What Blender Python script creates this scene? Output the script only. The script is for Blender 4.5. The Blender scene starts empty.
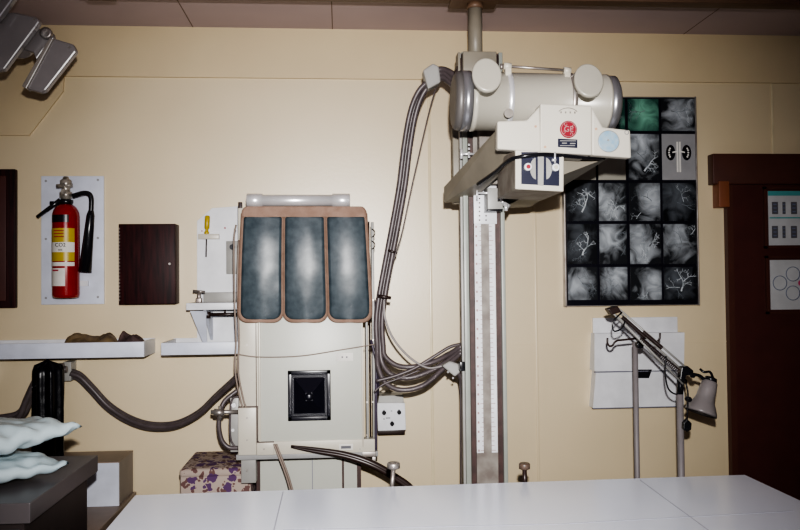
import bpy, bmesh, math, random
from mathutils import Vector, Matrix, Euler, noise as mnoise
random.seed(7)
R = math.radians
COL = bpy.context.scene.collection
# ------------------------------------------------------------------ camera
F, YAW, PITCH, ROLL, CAMZ = 778.0, R(4.4), R(1.25), R(0.6), 1.45
FW = Vector((math.sin(YAW)*math.cos(PITCH), math.cos(YAW)*math.cos(PITCH), math.sin(PITCH)))
rt0 = Vector((math.cos(YAW), -math.sin(YAW), 0)); up0 = rt0.cross(FW)
RT = (rt0*math.cos(ROLL) - up0*math.sin(ROLL)); UP = (up0*math.cos(ROLL) + rt0*math.sin(ROLL))
CAM = Vector((0, 0, CAMZ))
cd = bpy.data.cameras.new('camera'); cam = bpy.data.objects.new('camera', cd); COL.objects.link(cam)
M3 = Matrix((RT, UP, -FW)).transposed()
cam.matrix_world = Matrix.Translation(CAM) @ M3.to_4x4()
cd.sensor_width = 36; cd.lens = F/800*36; cd.clip_start = 0.05
bpy.context.scene.camera = cam
def ray(px, py): return FW*F + RT*(px-400) + UP*(265-py)
def at(px, py, Y):
    d = ray(px, py); return CAM + d*(Y/d.y)
def atz(px, py, Z):
    d = ray(px, py); return CAM + d*((Z-CAMZ)/d.z)
def X(px, py, Y): return at(px, py, Y).x
def Z(px, py, Y): return at(px, py, Y).z

# ------------------------------------------------------------------ materials
def mat(name, c, rough=0.5, metal=0.0, c2=None, nscale=12, bump=0.0, bscale=60, coat=0.0, spec=None, detail=3, stretch=None):
    m = bpy.data.materials.new(name); m.use_nodes = True
    nt = m.node_tree; b = nt.nodes['Principled BSDF']
    b.inputs['Roughness'].default_value = rough; b.inputs['Metallic'].default_value = metal
    b.inputs['Coat Weight'].default_value = coat
    if spec is not None: b.inputs['Specular IOR Level'].default_value = spec
    tc = nt.nodes.new('ShaderNodeTexCoord'); mp = nt.nodes.new('ShaderNodeMapping')
    nt.links.new(tc.outputs['Object'], mp.inputs['Vector'])
    if stretch: mp.inputs['Scale'].default_value = stretch
    n = nt.nodes.new('ShaderNodeTexNoise'); n.inputs['Scale'].default_value = nscale; n.inputs['Detail'].default_value = detail
    nt.links.new(mp.outputs['Vector'], n.inputs['Vector'])
    r = nt.nodes.new('ShaderNodeValToRGB')
    if c2 is None: c2 = tuple(x*0.88 for x in c)
    r.color_ramp.elements[0].position = 0.35; r.color_ramp.elements[0].color = (*c2, 1)
    r.color_ramp.elements[1].position = 0.65; r.color_ramp.elements[1].color = (*c, 1)
    nt.links.new(n.outputs['Fac'], r.inputs['Fac']); nt.links.new(r.outputs['Color'], b.inputs['Base Color'])
    if bump:
        n2 = nt.nodes.new('ShaderNodeTexNoise'); n2.inputs['Scale'].default_value = bscale
        nt.links.new(mp.outputs['Vector'], n2.inputs['Vector'])
        bp = nt.nodes.new('ShaderNodeBump'); bp.inputs['Strength'].default_value = bump; bp.inputs['Distance'].default_value = 0.004
        nt.links.new(n2.outputs['Fac'], bp.inputs['Height']); nt.links.new(bp.outputs['Normal'], b.inputs['Normal'])
    return m
WALLC = (0.64, 0.54, 0.37)
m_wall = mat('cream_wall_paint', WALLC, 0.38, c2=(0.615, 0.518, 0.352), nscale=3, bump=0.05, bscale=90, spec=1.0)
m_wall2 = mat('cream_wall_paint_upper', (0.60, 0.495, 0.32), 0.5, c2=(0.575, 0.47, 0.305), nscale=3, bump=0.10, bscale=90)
m_joint = mat('joint_highlight_paint', (0.70, 0.61, 0.42), 0.3)
m_ceil = mat('mauve_ceiling_paint', (0.52, 0.42, 0.43), 0.6, c2=(0.48, 0.385, 0.40), nscale=2)
m_floor = mat('floor_vinyl', (0.22, 0.17, 0.13), 0.4, c2=(0.16, 0.12, 0.1), nscale=6)
m_rail = mat('brown_rail_paint', (0.16, 0.095, 0.06), 0.5)
m_white = mat('white_laminate', (0.68, 0.69, 0.72), 0.4)
m_whitecool = mat('cool_white_board', (0.60, 0.63, 0.72), 0.4)
m_offw = mat('off_white_enamel', (0.52, 0.49, 0.42), 0.35, c2=(0.48, 0.45, 0.385), nscale=8)
m_cream = mat('cream_enamel', (0.42, 0.40, 0.345), 0.3, c2=(0.39, 0.37, 0.32), nscale=6)
m_arm = mat('beige_arm_paint', (0.25, 0.225, 0.18), 0.45, c2=(0.20, 0.18, 0.145), nscale=8)
m_stain = mat('stained_grey_paint', (0.26, 0.24, 0.215), 0.5, c2=(0.16, 0.135, 0.12), nscale=18)
m_panel = mat('pale_green_grey_panel', (0.46, 0.465, 0.42), 0.4, c2=(0.44, 0.445, 0.40), nscale=4)
m_grey = mat('mid_grey_paint', (0.30, 0.30, 0.30), 0.45)
m_greyl = mat('light_grey_paint', (0.32, 0.315, 0.30), 0.4)
m_sash = mat('green_grey_trim', (0.30, 0.32, 0.29), 0.35)
m_chrome = mat('brushed_chrome', (0.80, 0.80, 0.82), 0.33, 0.5)
m_cap = mat('turned_aluminium', (0.42, 0.42, 0.44), 0.30, 0.75, c2=(0.36, 0.36, 0.38), nscale=3)
m_steel = mat('worn_steel', (0.42, 0.40, 0.38), 0.4, 0.7, c2=(0.30, 0.26, 0.24), nscale=20)
m_capdark = mat('dark_grey_end_rim', (0.16, 0.15, 0.145), 0.45, 0.3)
m_black = mat('black_plastic', (0.012, 0.012, 0.016), 0.25)
m_blackgl = mat('black_gloss', (0.008, 0.008, 0.016), 0.28)
m_blackw = mat('wrinkled_black_sheet', (0.003, 0.003, 0.006), 0.3, bump=0.5, bscale=30, spec=0.3)
m_navy = mat('navy_panel', (0.012, 0.014, 0.04), 0.4)
m_brownslot = mat('brown_slot', (0.075, 0.04, 0.036), 0.5, c2=(0.05, 0.028, 0.026), nscale=30)
m_red = mat('extinguisher_red', (0.30, 0.008, 0.010), 0.25, coat=0.3)
m_redflat = mat('roundel_red', (0.30, 0.012, 0.03), 0.45)
m_yellow = mat('label_yellow', (0.45, 0.33, 0.03), 0.4)
m_paper = mat('paper_white', (0.68, 0.66, 0.62), 0.6)
m_brass = mat('nickel_fitting', (0.50, 0.46, 0.40), 0.3, 0.5, c2=(.2, .18, .16), nscale=60)
m_hose = mat('grey_rubber_hose', (0.105, 0.085, 0.088), 0.38, c2=(0.08, 0.065, 0.068), nscale=30)
m_hoselt = mat('light_grey_cable', (0.27, 0.25, 0.245), 0.45)
m_dcable = mat('dark_brown_cable', (0.035, 0.02, 0.018), 0.35)
m_cablebg = mat('beige_cable', (0.24, 0.19, 0.16), 0.5)
m_tan = mat('tan_suede_binding', (0.29, 0.195, 0.15), 0.8, c2=(0.24, 0.155, 0.115), nscale=25, bump=0.3, bscale=200)
m_apron = mat('blue_grey_lead_vinyl', (0.062, 0.082, 0.095), 0.38, c2=(0.036, 0.052, 0.064), nscale=40, bump=0.04, bscale=60, detail=8)
m_scroll = mat('pale_pink_lettering', (0.42, 0.25, 0.25), 0.5)
m_fascia = mat('ivory_fascia', (0.56, 0.535, 0.47), 0.35, c2=(0.53, 0.505, 0.445), nscale=5)
m_plainfilm = mat('plain_grey_film', (0.36, 0.35, 0.30), 0.4, c2=(0.30, 0.29, 0.25), nscale=5)
m_dwood = mat('dark_mahogany', (0.045, 0.009, 0.010), 0.5, c2=(0.014, 0.004, 0.005), nscale=10, stretch=(6, 6, 0.6), spec=.25)
m_door = mat('maroon_door_paint', (0.075, 0.02, 0.016), 0.5, c2=(0.065, 0.017, 0.014), nscale=10)
m_lintel = mat('brown_lintel_paint', (0.085, 0.028, 0.019), 0.5)
m_block = mat('orange_brown_wood', (0.24, 0.085, 0.04), 0.5)
m_cab = mat('taupe_cabinet_laminate', (0.115, 0.102, 0.105), 0.3, c2=(0.105, 0.093, 0.096), nscale=5)
m_cabd = mat('dark_cabinet_side', (0.045, 0.034, 0.033), 0.4)
m_bench = mat('brown_bench_laminate', (0.27, 0.205, 0.165), 0.45)
m_lampgrey = mat('lamp_grey_enamel', (0.22, 0.20, 0.20), 0.28)
m_pole = mat('grey_stand_tube', (0.22, 0.20, 0.205), 0.5)
m_cloth = mat('khaki_cloth', (0.20, 0.14, 0.07), 0.7, c2=(0.10, 0.07, 0.045), nscale=20)
m_clothd = mat('purple_brown_cloth', (0.12, 0.075, 0.07), 0.7, c2=(0.05, 0.03, 0.03), nscale=20)
m_pillow = mat('pale_aqua_plastic', (0.48, 0.57, 0.60), 0.35, c2=(0.40, 0.50, 0.54), nscale=6, bump=0.35, bscale=13)
m_teal = mat('teal_print', (0.10, 0.36, 0.36), 0.5)
m_pink = mat('pink_print', (0.6, 0.08, 0.2), 0.5)
m_greyink = mat('grey_print', (0.12, 0.12, 0.14), 0.5)
m_blueink = mat('blue_grey_print', (0.16, 0.19, 0.28), 0.5)
m_dial = mat('pale_blue_dial', (0.24, 0.38, 0.50), 0.35, c2=(0.36, 0.44, 0.50), nscale=60)
m_seam = mat('seam_grey', (0.20, 0.20, 0.25), 0.5)
m_tseam = mat('table_seam', (0.42, 0.43, 0.52), 0.4)
m_table = mat('white_tabletop_laminate', (0.84, 0.88, 0.98), 0.2, c2=(0.82, 0.86, 0.97), nscale=4)
m_glow = mat('clear_plate', (0.5, 0.55, 0.62), 0.25)
m_kidney = mat('diagram_grey', (0.30, 0.30, 0.31), 0.4)
m_vein = mat('film_vessel_white', (0.60, 0.64, 0.68), 0.4, c2=(.25, .28, .30), nscale=40)
m_veind = mat('film_vessel_soft', (0.22, 0.25, 0.28), 0.5, c2=(.05, .06, .07), nscale=40)

def film_mat(name, lo, hi, cx, cz, seed, wide=1.0):
    m = bpy.data.materials.new(name); m.use_nodes = True; nt = m.node_tree; b = nt.nodes['Principled BSDF']
    b.inputs['Roughness'].default_value = 0.35
    N, L_ = nt.nodes.new, nt.links.new
    tc = N('ShaderNodeTexCoord'); mp = N('ShaderNodeMapping'); mp.inputs['Location'].default_value = (seed*3.1, seed*1.7, seed*.9)
    L_(tc.outputs['Object'], mp.inputs['Vector'])
    n = N('ShaderNodeTexNoise'); n.inputs['Scale'].default_value = 13; n.inputs['Detail'].default_value = 6; n.inputs['Distortion'].default_value = 1.2
    L_(mp.outputs['Vector'], n.inputs['Vector'])
    sep = N('ShaderNodeSeparateXYZ'); L_(tc.outputs['Generated'], sep.inputs[0])
    def mth(op, a, c=None):
        q = N('ShaderNodeMath'); q.operation = op
        for k, v in enumerate((a, c)):
            if v is None: continue
            if isinstance(v, (int, float)): q.inputs[k].default_value = v
            else: L_(v, q.inputs[k])
        return q.outputs[0]
    dx = mth('SUBTRACT', sep.outputs['X'], cx); dz = mth('MULTIPLY', mth('SUBTRACT', sep.outputs['Z'], cz), .8)
    r2 = mth('ADD', mth('MULTIPLY', dx, dx), mth('MULTIPLY', dz, dz))
    g = mth('SUBTRACT', 1.0, mth('MULTIPLY', mth('SQRT', r2), 1.5/wide))
    f = mth('ADD', mth('MULTIPLY', g, .55), mth('MULTIPLY', mth('SUBTRACT', n.outputs['Fac'], .5), 1.1)); f = mth('ADD', f, .18)
    r = N('ShaderNodeValToRGB'); r.color_ramp.elements[0].position = .22; r.color_ramp.elements[0].color = (*lo, 1)
    r.color_ramp.elements[1].position = .85; r.color_ramp.elements[1].color = (*hi, 1)
    L_(f, r.inputs['Fac']); L_(r.outputs['Color'], b.inputs['Base Color'])
    return m
m_films = [film_mat('film_emulsion', (0.012, 0.014, 0.018), (0.50, 0.54, 0.58), cx, cz, i) for i, (cx, cz) in enumerate(((.6, .6), (.3, .4), (.5, .25), (.75, .5), (.4, .8)))]
m_filmd = [film_mat('film_emulsion_dark', (0.003, 0.004, 0.007), (0.12, 0.135, 0.155), cx, cz, i+9) for i, (cx, cz) in enumerate(((.4, .6), (.6, .4)))]
m_filmg = film_mat('film_green_tint', (0.012, 0.05, 0.04), (0.22, 0.48, 0.36), .5, .6, 3)

# floral fabric
def floral():
    m = bpy.data.materials.new('purple_floral_fabric'); m.use_nodes = True; nt = m.node_tree; b = nt.nodes['Principled BSDF']
    b.inputs['Roughness'].default_value = .85
    tc = nt.nodes.new('ShaderNodeTexCoord')
    def vor(scale, thr, c):
        v = nt.nodes.new('ShaderNodeTexVoronoi'); v.inputs['Scale'].default_value = scale
        nz = nt.nodes.new('ShaderNodeTexNoise'); nz.inputs['Scale'].default_value = 35
        ad = nt.nodes.new('ShaderNodeVectorMath'); ad.operation = 'MULTIPLY_ADD'; ad.inputs[1].default_value = (.05,)*3
        nt.links.new(tc.outputs['Object'], nz.inputs['Vector'])
        nt.links.new(nz.outputs['Color'], ad.inputs[0]); nt.links.new(tc.outputs['Object'], ad.inputs[2])
        nt.links.new(ad.outputs[0], v.inputs['Vector'])
        mt = nt.nodes.new('ShaderNodeMath'); mt.operation = 'LESS_THAN'; mt.inputs[1].default_value = thr
        nt.links.new(v.outputs['Distance'], mt.inputs[0]); return mt
    a = vor(22, .42, 0); c = vor(40, .42, 0)
    mx = nt.nodes.new('ShaderNodeMixRGB'); mx.inputs[1].default_value = (.38, .31, .27, 1); mx.inputs[2].default_value = (.14, .075, .07, 1)
    nt.links.new(c.outputs[0], mx.inputs[0])
    mx2 = nt.nodes.new('ShaderNodeMixRGB'); mx2.inputs[2].default_value = (.10, .045, .125, 1)
    nt.links.new(a.outputs[0], mx2.inputs[0]); nt.links.new(mx.outputs[0], mx2.inputs[1])
    nt.links.new(mx2.outputs[0], b.inputs['Base Color']); return m
m_floral = floral()

# ------------------------------------------------------------------ mesh builder
class MB:
    def __init__(s): s.b = bmesh.new(); s.mi = 0; s.smooth = set()
    def _f(s, vs, sm=False):
        try: f = s.b.faces.new(vs)
        except ValueError: return None
        f.material_index = s.mi; f.smooth = sm; return f
    def hexa(s, q1, q2):                       # two matching quads (n-gons)
        a = [s.b.verts.new(p) for p in q1]; b = [s.b.verts.new(p) for p in q2]; n = len(a)
        s._f(a[::-1]); s._f(b)
        for i in range(n): s._f([a[i], a[(i+1) % n], b[(i+1) % n], b[i]])
        return s
    def box(s, x0, x1, y0, y1, z0, z1, bev=0):
        t = bmesh.new(); r = bmesh.ops.create_cube(t, size=1)
        for v in t.verts: v.co = Vector(((x0+x1)/2+v.co.x*(x1-x0), (y0+y1)/2+v.co.y*(y1-y0), (z0+z1)/2+v.co.z*(z1-z0)))
        if bev: bmesh.ops.bevel(t, geom=t.edges[:], offset=bev, segments=3, profile=.5, affect='EDGES')
        s.merge(t, bev > 0); return s
    def merge(s, t, sm=False, M=None):
        mp = {}
        for v in t.verts: mp[v] = s.b.verts.new(M @ v.co if M else v.co)
        for f in t.faces: s._f([mp[v] for v in f.verts], sm and len(f.verts) <= 4)
        t.free()
    def prism(s, pts, d, bev=0):               # polygon of world points, extruded by vector d
        t = bmesh.new(); a = [t.verts.new(p) for p in pts]; f = t.faces.new(a)
        r = bmesh.ops.extrude_face_region(t, geom=[f]); vs = [g for g in r['geom'] if isinstance(g, bmesh.types.BMVert)]
        for v in vs: v.co += Vector(d)
        bmesh.ops.recalc_face_normals(t, faces=t.faces[:])
        if bev: bmesh.ops.bevel(t, geom=t.edges[:], offset=bev, segments=2, profile=.5, affect='EDGES')
        s.merge(t, False); return s
    def tube(s, pts, r, n=10, sub=0, cap=True, rr=None):
        pts = [Vector(p) for p in pts]
        if sub: pts = spline(pts, sub)
        rings = []; N = len(pts); prev = None
        for i, p in enumerate(pts):
            t = (pts[min(i+1, N-1)]-pts[max(i-1, 0)]).normalized()
            if prev is None: u = t.orthogonal().normalized()
            else: u = (prev - t*prev.dot(t)).normalized()
            prev = u; w = t.cross(u); rad = r if rr is None else rr(i/(N-1))
            rings.append([s.b.verts.new(p+(u*math.cos(k*2*math.pi/n)+w*math.sin(k*2*math.pi/n))*rad) for k in range(n)])
        for a, b in zip(rings, rings[1:]):
            for k in range(n): s._f([a[k], a[(k+1) % n], b[(k+1) % n], b[k]], True)
        if cap: s._f(rings[0][::-1]); s._f(rings[-1])
        return s
    def lathe(s, o, axis, prof, n=32, cap=True):   # prof: (dist along axis, radius)
        o = Vector(o); t = Vector(axis).normalized(); u = t.orthogonal().normalized(); w = t.cross(u); rings = []
        for h, r in prof:
            rings.append([s.b.verts.new(o+t*h+(u*math.cos(k*2*math.pi/n)+w*math.sin(k*2*math.pi/n))*max(r, 1e-4)) for k in range(n)])
        for a, b in zip(rings, rings[1:]):
            for k in range(n): s._f([a[k], a[(k+1) % n], b[(k+1) % n], b[k]], True)
        if cap: s._f(rings[0][::-1]); s._f(rings[-1])
        return s
    def grid(s, fn, nu, nv, sm=True):
        V = [[s.b.verts.new(fn(i/nu, j/nv)) for i in range(nu+1)] for j in range(nv+1)]
        for j in range(nv):
            for i in range(nu): s._f([V[j][i], V[j][i+1], V[j+1][i+1], V[j+1][i]], sm)
        return s
def spline(pts, sub):
    out = []; P = [pts[0]*2-pts[1]]+pts+[pts[-1]*2-pts[-2]]
    for i in range(1, len(P)-2):
        a, b, c, d = P[i-1], P[i], P[i+1], P[i+2]
        for k in range(sub):
            t = k/sub
            out.append(.5*((2*b)+(c-a)*t+(2*a-5*b+4*c-d)*t*t+(3*b-a-3*c+d)*t**3))
    out.append(P[-2]); return out
ORG = {}
def build(name, mb, m, parent=None, thick=0, subd=0, autosmooth=True):
    bmesh.ops.recalc_face_normals(mb.b, faces=mb.b.faces[:]) if not thick else None
    me = bpy.data.meshes.new(name); mb.b.to_mesh(me); mb.b.free()
    for mm in (m if isinstance(m, (list, tuple)) else [m]): me.materials.append(mm)
    o = bpy.data.objects.new(name, me); COL.objects.link(o)
    if parent is not None:
        off = ORG[parent.name]; o.parent = parent
    else:
        xs = [v.co for v in me.vertices]
        off = Vector(((min(v.x for v in xs)+max(v.x for v in xs))/2, (min(v.y for v in xs)+max(v.y for v in xs))/2, min(v.z for v in xs)))
        o.location = off
    me.transform(Matrix.Translation(-off)); ORG[o.name] = off.copy()
    if thick:
        md = o.modifiers.new('thickness', 'SOLIDIFY'); md.thickness = thick; md.offset = 0
    if subd:
        md = o.modifiers.new('smooth', 'SUBSURF'); md.levels = md.render_levels = subd
    return o
def build_each(name, mb, m, parent):
    bm = mb.b; bm.verts.index_update(); seen = set(); comps = []
    for v in bm.verts:
        if v in seen: continue
        st = [v]; comp = []
        seen.add(v)
        while st:
            q = st.pop(); comp.append(q)
            for e in q.link_edges:
                w = e.other_vert(q)
                if w not in seen: seen.add(w); st.append(w)
        comps.append(comp)
    for comp in comps:
        n = MB(); mp = {v: n.b.verts.new(v.co) for v in comp}; fs = {f for v in comp for f in v.link_faces}
        for f in fs:
            n.mi = f.material_index; n._f([mp[v] for v in f.verts], f.smooth)
        build(name, n, m, parent)
    bm.free()
def thing(name, label, cat, loc, group=None):
    o = bpy.data.objects.new(name, None); COL.objects.link(o); o.location = loc; o.empty_display_size = .05
    ORG[o.name] = Vector(loc); o['label'] = label; o['category'] = cat
    if group: o['group'] = group
    return o
def tag(o, label, cat, group=None, kind=None):
    o['label'] = label; o['category'] = cat
    if group: o['group'] = group
    if kind: o['kind'] = kind
    return o
def struct(name, mb, m):
    o = build(name, mb, m); o['kind'] = 'structure'; return o
def text(name, s, loc, size, m, parent, up=(0, 0, 1), right=(1, 0, 0), align='CENTER'):
    cu = bpy.data.curves.new(name, 'FONT'); cu.body = s; cu.size = size; cu.align_x = align; cu.align_y = 'CENTER'; cu.extrude = 0.0004; cu.resolution_u = 3
    t = bpy.data.objects.new('tmp', cu); COL.objects.link(t)
    dg = bpy.context.evaluated_depsgraph_get(); dg.update()
    me = bpy.data.meshes.new_from_object(t.evaluated_get(dg)); bpy.data.objects.remove(t)
    r = Vector(right).normalized(); u = Vector(up).normalized(); n = r.cross(u)
    M = Matrix((r, u, n)).transposed().to_4x4(); M.translation = Vector(loc)-ORG[parent.name]
    me.transform(M); me.materials.clear(); me.materials.append(m)
    o = bpy.data.objects.new(name, me); COL.objects.link(o); o.parent = parent; return o
def pbox(mb, p0, p1, Y, d, bev=0, back=None):
    """box whose front face spans pixel corners p0 (top-left) to p1 (bottom-right) at depth Y, d deep"""
    a = at(*p0, Y); c = at(*p1, Y); mb.box(a.x, c.x, Y, (Y+d) if back is None else back, c.z, a.z, bev); return mb
def disc(mb, px, py, Y, r, d, n=32):
    c = at(px, py, Y); mb.lathe(c, (0, -1, 0), [(0, r), (d, r)], n); return mb

# ------------------------------------------------------------------ room
W = 3.5; CEIL = 2.59; XL, XR = -2.4, 3.0
struct('wall_back', MB().box(XL, XR, W, W+.12, 0, CEIL), m_wall)
struct('wall_left', MB().box(XL-.12, XL, -1.2, W+.12, 0, CEIL), m_wall)
struct('wall_right', MB().box(XR, XR+.12, -1.2, W+.12, 0, CEIL), m_wall)
struct('wall_front', MB().box(XL-.12, XR+.12, -1.32, -1.2, 0, CEIL), m_wall)
struct('floor', MB().box(XL-.12, XR+.12, -1.32, W+.12, -.08, 0), m_floor)
struct('ceiling', MB().box(XL-.12, XR+.12, -1.32, W+.12, CEIL, CEIL+.08), m_ceil)
# upper panelling, a shallow step with a dropped left end
cz = at(300, 79, W).z
p = [Vector((XL, W, CEIL)), Vector((XR, W, CEIL)), Vector((XR, W, cz))]
p += [Vector((X(65, 80, W), W, cz)), at(64, 92, W), at(30, 136, W), Vector((XL, W, at(30, 136, W).z))]
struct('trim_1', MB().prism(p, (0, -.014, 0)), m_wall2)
for i, px in enumerate((431, 536, 776)):
    x = X(px, 300, W)
    struct('trim_%d' % (i+2), MB().box(x-.006, x+.006, W-.005, W, 0, cz if i != 1 else at(0, 180, W).z, .002), m_joint if i != 1 else m_wall)
mb = MB()
for z in (at(500, 345, W).z,): mb.box(X(505, 345, W), XR, W-.003, W, z-.003, z)
struct('trim_5', mb, m_wall)
struct('baseboard_back', MB().box(XL, X(727, 300, W), W-.012, W, 0, .1), m_lintel)
# ceiling seams
mb = MB()
for px in (186, 332, 710): 
    x = atz(px, 15, CEIL).x; mb.box(x-.002, x+.002, 0, W, CEIL-.001, CEIL)
struct('trim_6', mb, m_rail)

# ceiling track (brown rail carrying the tube column)
CY = 2.88
zr = Z(480, 4.5, CY+.03)
t = thing('ceiling_rail', 'brown steel ceiling track running along the top of the room', 'rail', (.4, CY, CEIL))
xl = X(75, 3, CY-.03)
b = MB().box(xl, XR, CY-.03, CY+.03, zr, CEIL-.025, .004)
build('track', b, m_rail, t)
b = MB()
for x in (xl+.08, X(700, 1, CY)+.0): b.box(x-.03, x+.03, CY-.05, CY+.05, CEIL-.03, CEIL)
b.box(xl+.03, xl+.13, CY-.025, CY+.025, zr-.012, zr+.005)
build_each('hanger', b, m_rail, t)

# ------------------------------------------------------------------ door, right
DY = W-.03
x0 = X(730, 350, DY)
struct('door_1', MB().box(x0, x0+.95, DY, W-.002, 0, Z(740, 184, DY)), m_door)
struct('trim_7', MB().box(x0-.002, x0+.026, DY-.004, W, 0, Z(740, 184, DY)), m_lintel)
lz1, lz0 = Z(712, 153.5, DY-.025), Z(712, 184, DY-.025)
struct('trim_8', MB().box(X(713, 160, DY-.025), x0+1.05, DY-.025, W, lz0, lz1, .004), m_lintel)
o = MB(); pbox(o, (719, 181), (730, 207), DY-.035, 0, .003, W); 
tag(build('stop_block', o, m_block), 'small orange-brown wooden block under the lintel end beside the door', 'block')
# window beading on the door + notices
b = MB()
PY = DY-.004
for (a, c) in (((763, 187), (830, 248)), ((765, 256), (830, 313))):
    p0 = at(*a, PY); p1 = at(*c, PY)
    for q in ((p0.x, p0.x+.012, p1.z, p0.z), (p0.x, p1.x, p0.z-.01, p0.z), (p0.x, p1.x, p1.z, p1.z+.01), (p1.x-.012, p1.x, p1.z, p0.z)):
        b.box(q[0], q[1], PY-.008, DY, q[2], q[3])
struct('trim_9', b, m_lintel)
def notice(name, label, a, c):
    p0 = at(*a, PY); p1 = at(*c, PY)
    t = thing(name, label, 'notice', ((p0.x+p1.x)/2, DY, p1.z))
    build('sheet', MB().box(p0.x, p1.x, PY+.001, DY, p1.z, p0.z), mat('notice_paper', (.52, .53, .54), .5), t)
    return t, p0, p1
t, p0, p1 = notice('paper_notice', 'printed sheet with teal heading and six small pictures, upper one on the door', (768, 191), (830, 245))
build('heading', MB().box(p0.x, p1.x, PY-.001, PY+.001, p0.z-.022, p0.z), m_teal, t)
build('heading_strip', MB().box(p0.x+.005, p1.x, PY-.001, PY+.001, p0.z-.128, p0.z-.122), m_teal, t)
b = MB(); b2 = MB()
for r_, y in enumerate((208, 232)):
    for k, px in enumerate((775, 784, 794, 804, 814)):
        c = at(px, y, PY); w = .014 if k % 2 == 0 else .007
        b.mi = 0; b.box(c.x-w, c.x+w, PY-.001, PY+.001, c.z-.028, c.z+.028)
        b.mi = 1
        for q in range(3): 
            zz = c.z-.02+q*.017; b.box(c.x-w*.6, c.x+w*.5, PY-.002, PY, zz, zz+.006)
build_each('printed_picture', b, [m_greyink, m_blueink], t)
text('heading_text', 'RADIATION SAFETY', at(790, 195, PY-.0015), .014, m_paper, t) if False else None
t, p0, p1 = notice('paper_notice', 'printed sheet with overlapping circles and pink centre, lower one on the door', (770, 260), (830, 309))
b = MB()
for px, y in ((780, 283), (793, 274), (793, 293), (807, 274), (807, 293)):
    c = at(px, y, PY-.0015); pts = [c+Vector((math.cos(k*math.pi/12)*.033, 0, math.sin(k*math.pi/12)*.033)) for k in range(25)]
    b.tube(pts, .0018, 4)
build_each('printed_circle', b, m_blueink, t)
c = at(801, 283, PY-.001)
build('centre_print', MB().lathe(c, (0, -1, 0), [(0, .014), (.001, .014)], 16), m_pink, t)

# ------------------------------------------------------------------ left wall things
# far-left dark picture frame
fx1 = X(15, 240, W-.03); fz1, fz0 = Z(10, 169, W-.03), Z(10, 308, W-.03)
t = thing('wall_cabinet', 'dark brown wooden cabinet cut off by the left edge of the photo', 'cabinet', (fx1-.2, W, fz0))
build('frame', MB().box(fx1-.4, fx1, W-.03, W, fz0, fz1, .004), m_dwood, t)
build('door', MB().box(fx1-.37, fx1-.035, W-.038, W-.029, fz0+.03, fz1-.03, .003), m_door, t)

# extinguisher board
EB = W-.012
t = thing('backing_board', 'white rectangular wall board with screws behind the red fire extinguisher', 'board', (X(72, 240, W), W, Z(72, 304, EB)))
b = MB(); pbox(b, (41, 176), (104, 304), EB, 0, .002, W); build('board', b, m_whitecool, t)
for px, py in ((46, 181), (98, 180), (46, 239), (98, 238), (46, 298), (98, 297)):
    b = MB(); disc(b, px, py, EB, .005, .003, 12); build('screw', b, m_grey, t)
# fire extinguisher
EY = EB-.065
cx = X(66, 260, EY); zb, zt = Z(66, 298, EY), Z(66, 204, EY)
t = thing('fire_extinguisher', 'red fire extinguisher with yellow label and black horn on white board', 'fire extinguisher', (cx, EY, zb))
rr = .0555
prof = [(0, rr*.8), (.004, rr*.95), (.015, rr)] + [(zt-zb-.055, rr)] + [(zt-zb-.055+.055*math.sin(a), .014+(rr-.014)*math.cos(a)) for a in (R(15), R(30), R(45), R(60), R(75), R(90))]
build('cylinder', MB().lathe((cx, EY, zb), (0, 0, 1), prof, 40), m_red, t)
def band(y1, y0, m, name, a0=200, a1=325, off=.0008):
    z1, z0 = Z(66, y1, EY-rr), Z(66, y0, EY-rr)
    b = MB(); b.grid(lambda u, v: Vector((cx+math.cos(R(a0+(a1-a0)*u))*(rr+off), EY+math.sin(R(a0+(a1-a0)*u))*(rr+off), z0+(z1-z0)*v)), 20, 1)
    return build(name, b, m, t)
band(228, 242, m_yellow, 'label'); band(242, 252, m_paper, 'label', off=.0012); band(252, 261, m_yellow, 'label'); band(262, 266, m_paper, 'label')
band(268, 286, m_paper, 'inspection_label', 195, 285); band(214.5, 222, m_black, 'nameplate', 215, 300)
text('lettering', 'CO2', Vector((cx-.004, EY-rr-.002, Z(66, 245, EY-rr))), .022, m_black, t)
text('lettering', 'FIRE', Vector((cx-.004, EY-rr-.002, Z(66, 250, EY-rr))), .010, m_black, t)
b = MB()
for q in range(3):
    b.box(cx-.03, cx+.01, EY-rr-.002, EY-rr-.001, Z(66, 231+q*3, EY-rr), Z(66, 230+q*3, EY-rr))
b.box(cx-.035, cx-.012, EY-rr-.002, EY-rr-.001, Z(66, 271, EY-rr), Z(66, 269.5, EY-rr))
build_each('label_print', b, m_redflat, t)
zv = zt
b = MB(); b.lathe((cx, EY, zv-.005), (0, 0, 1), [(0, .02), (.03, .02), (.032, .026), (.055, .026), (.058, .018), (.075, .018), (.078, .024), (.105, .024), (.112, .014), (.122, .010)], 20)
b.tube([(cx-.035, EY-.01, zv+.075), (cx+.03, EY-.01, zv+.08)], .009); b.tube([(cx, EY-.03, zv+.05), (cx, EY+.02, zv+.05)], .012)
build('valve', b, m_brass, t)
build('collar', MB().lathe((cx, EY, zv-.006), (0, 0, 1), [(0, .024), (.012, .030), (.022, .030), (.026, .021)], 24), m_black, t)
b = MB(); h0 = at(70, 199, EY); b.tube([at(60, 200, EY-.01), at(52, 206, EY-.01), at(37, 217, EY-.01)], .008, 8, rr=lambda q: .010-.003*q)
b.tube([at(60, 203, EY), at(50, 203, EY-.005)], .008)
build('lever', b, m_black, t)
b = MB(); b.tube([at(73, 196, EY), at(85, 193, EY-.01), at(91, 197, EY-.01), at(91, 214, EY-.01)], .0105, 12, sub=6); build('discharge_pipe', b, m_black, t)
hn0 = at(91, 211, EY-.01); hn1 = at(85, 272, EY-.01)
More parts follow.
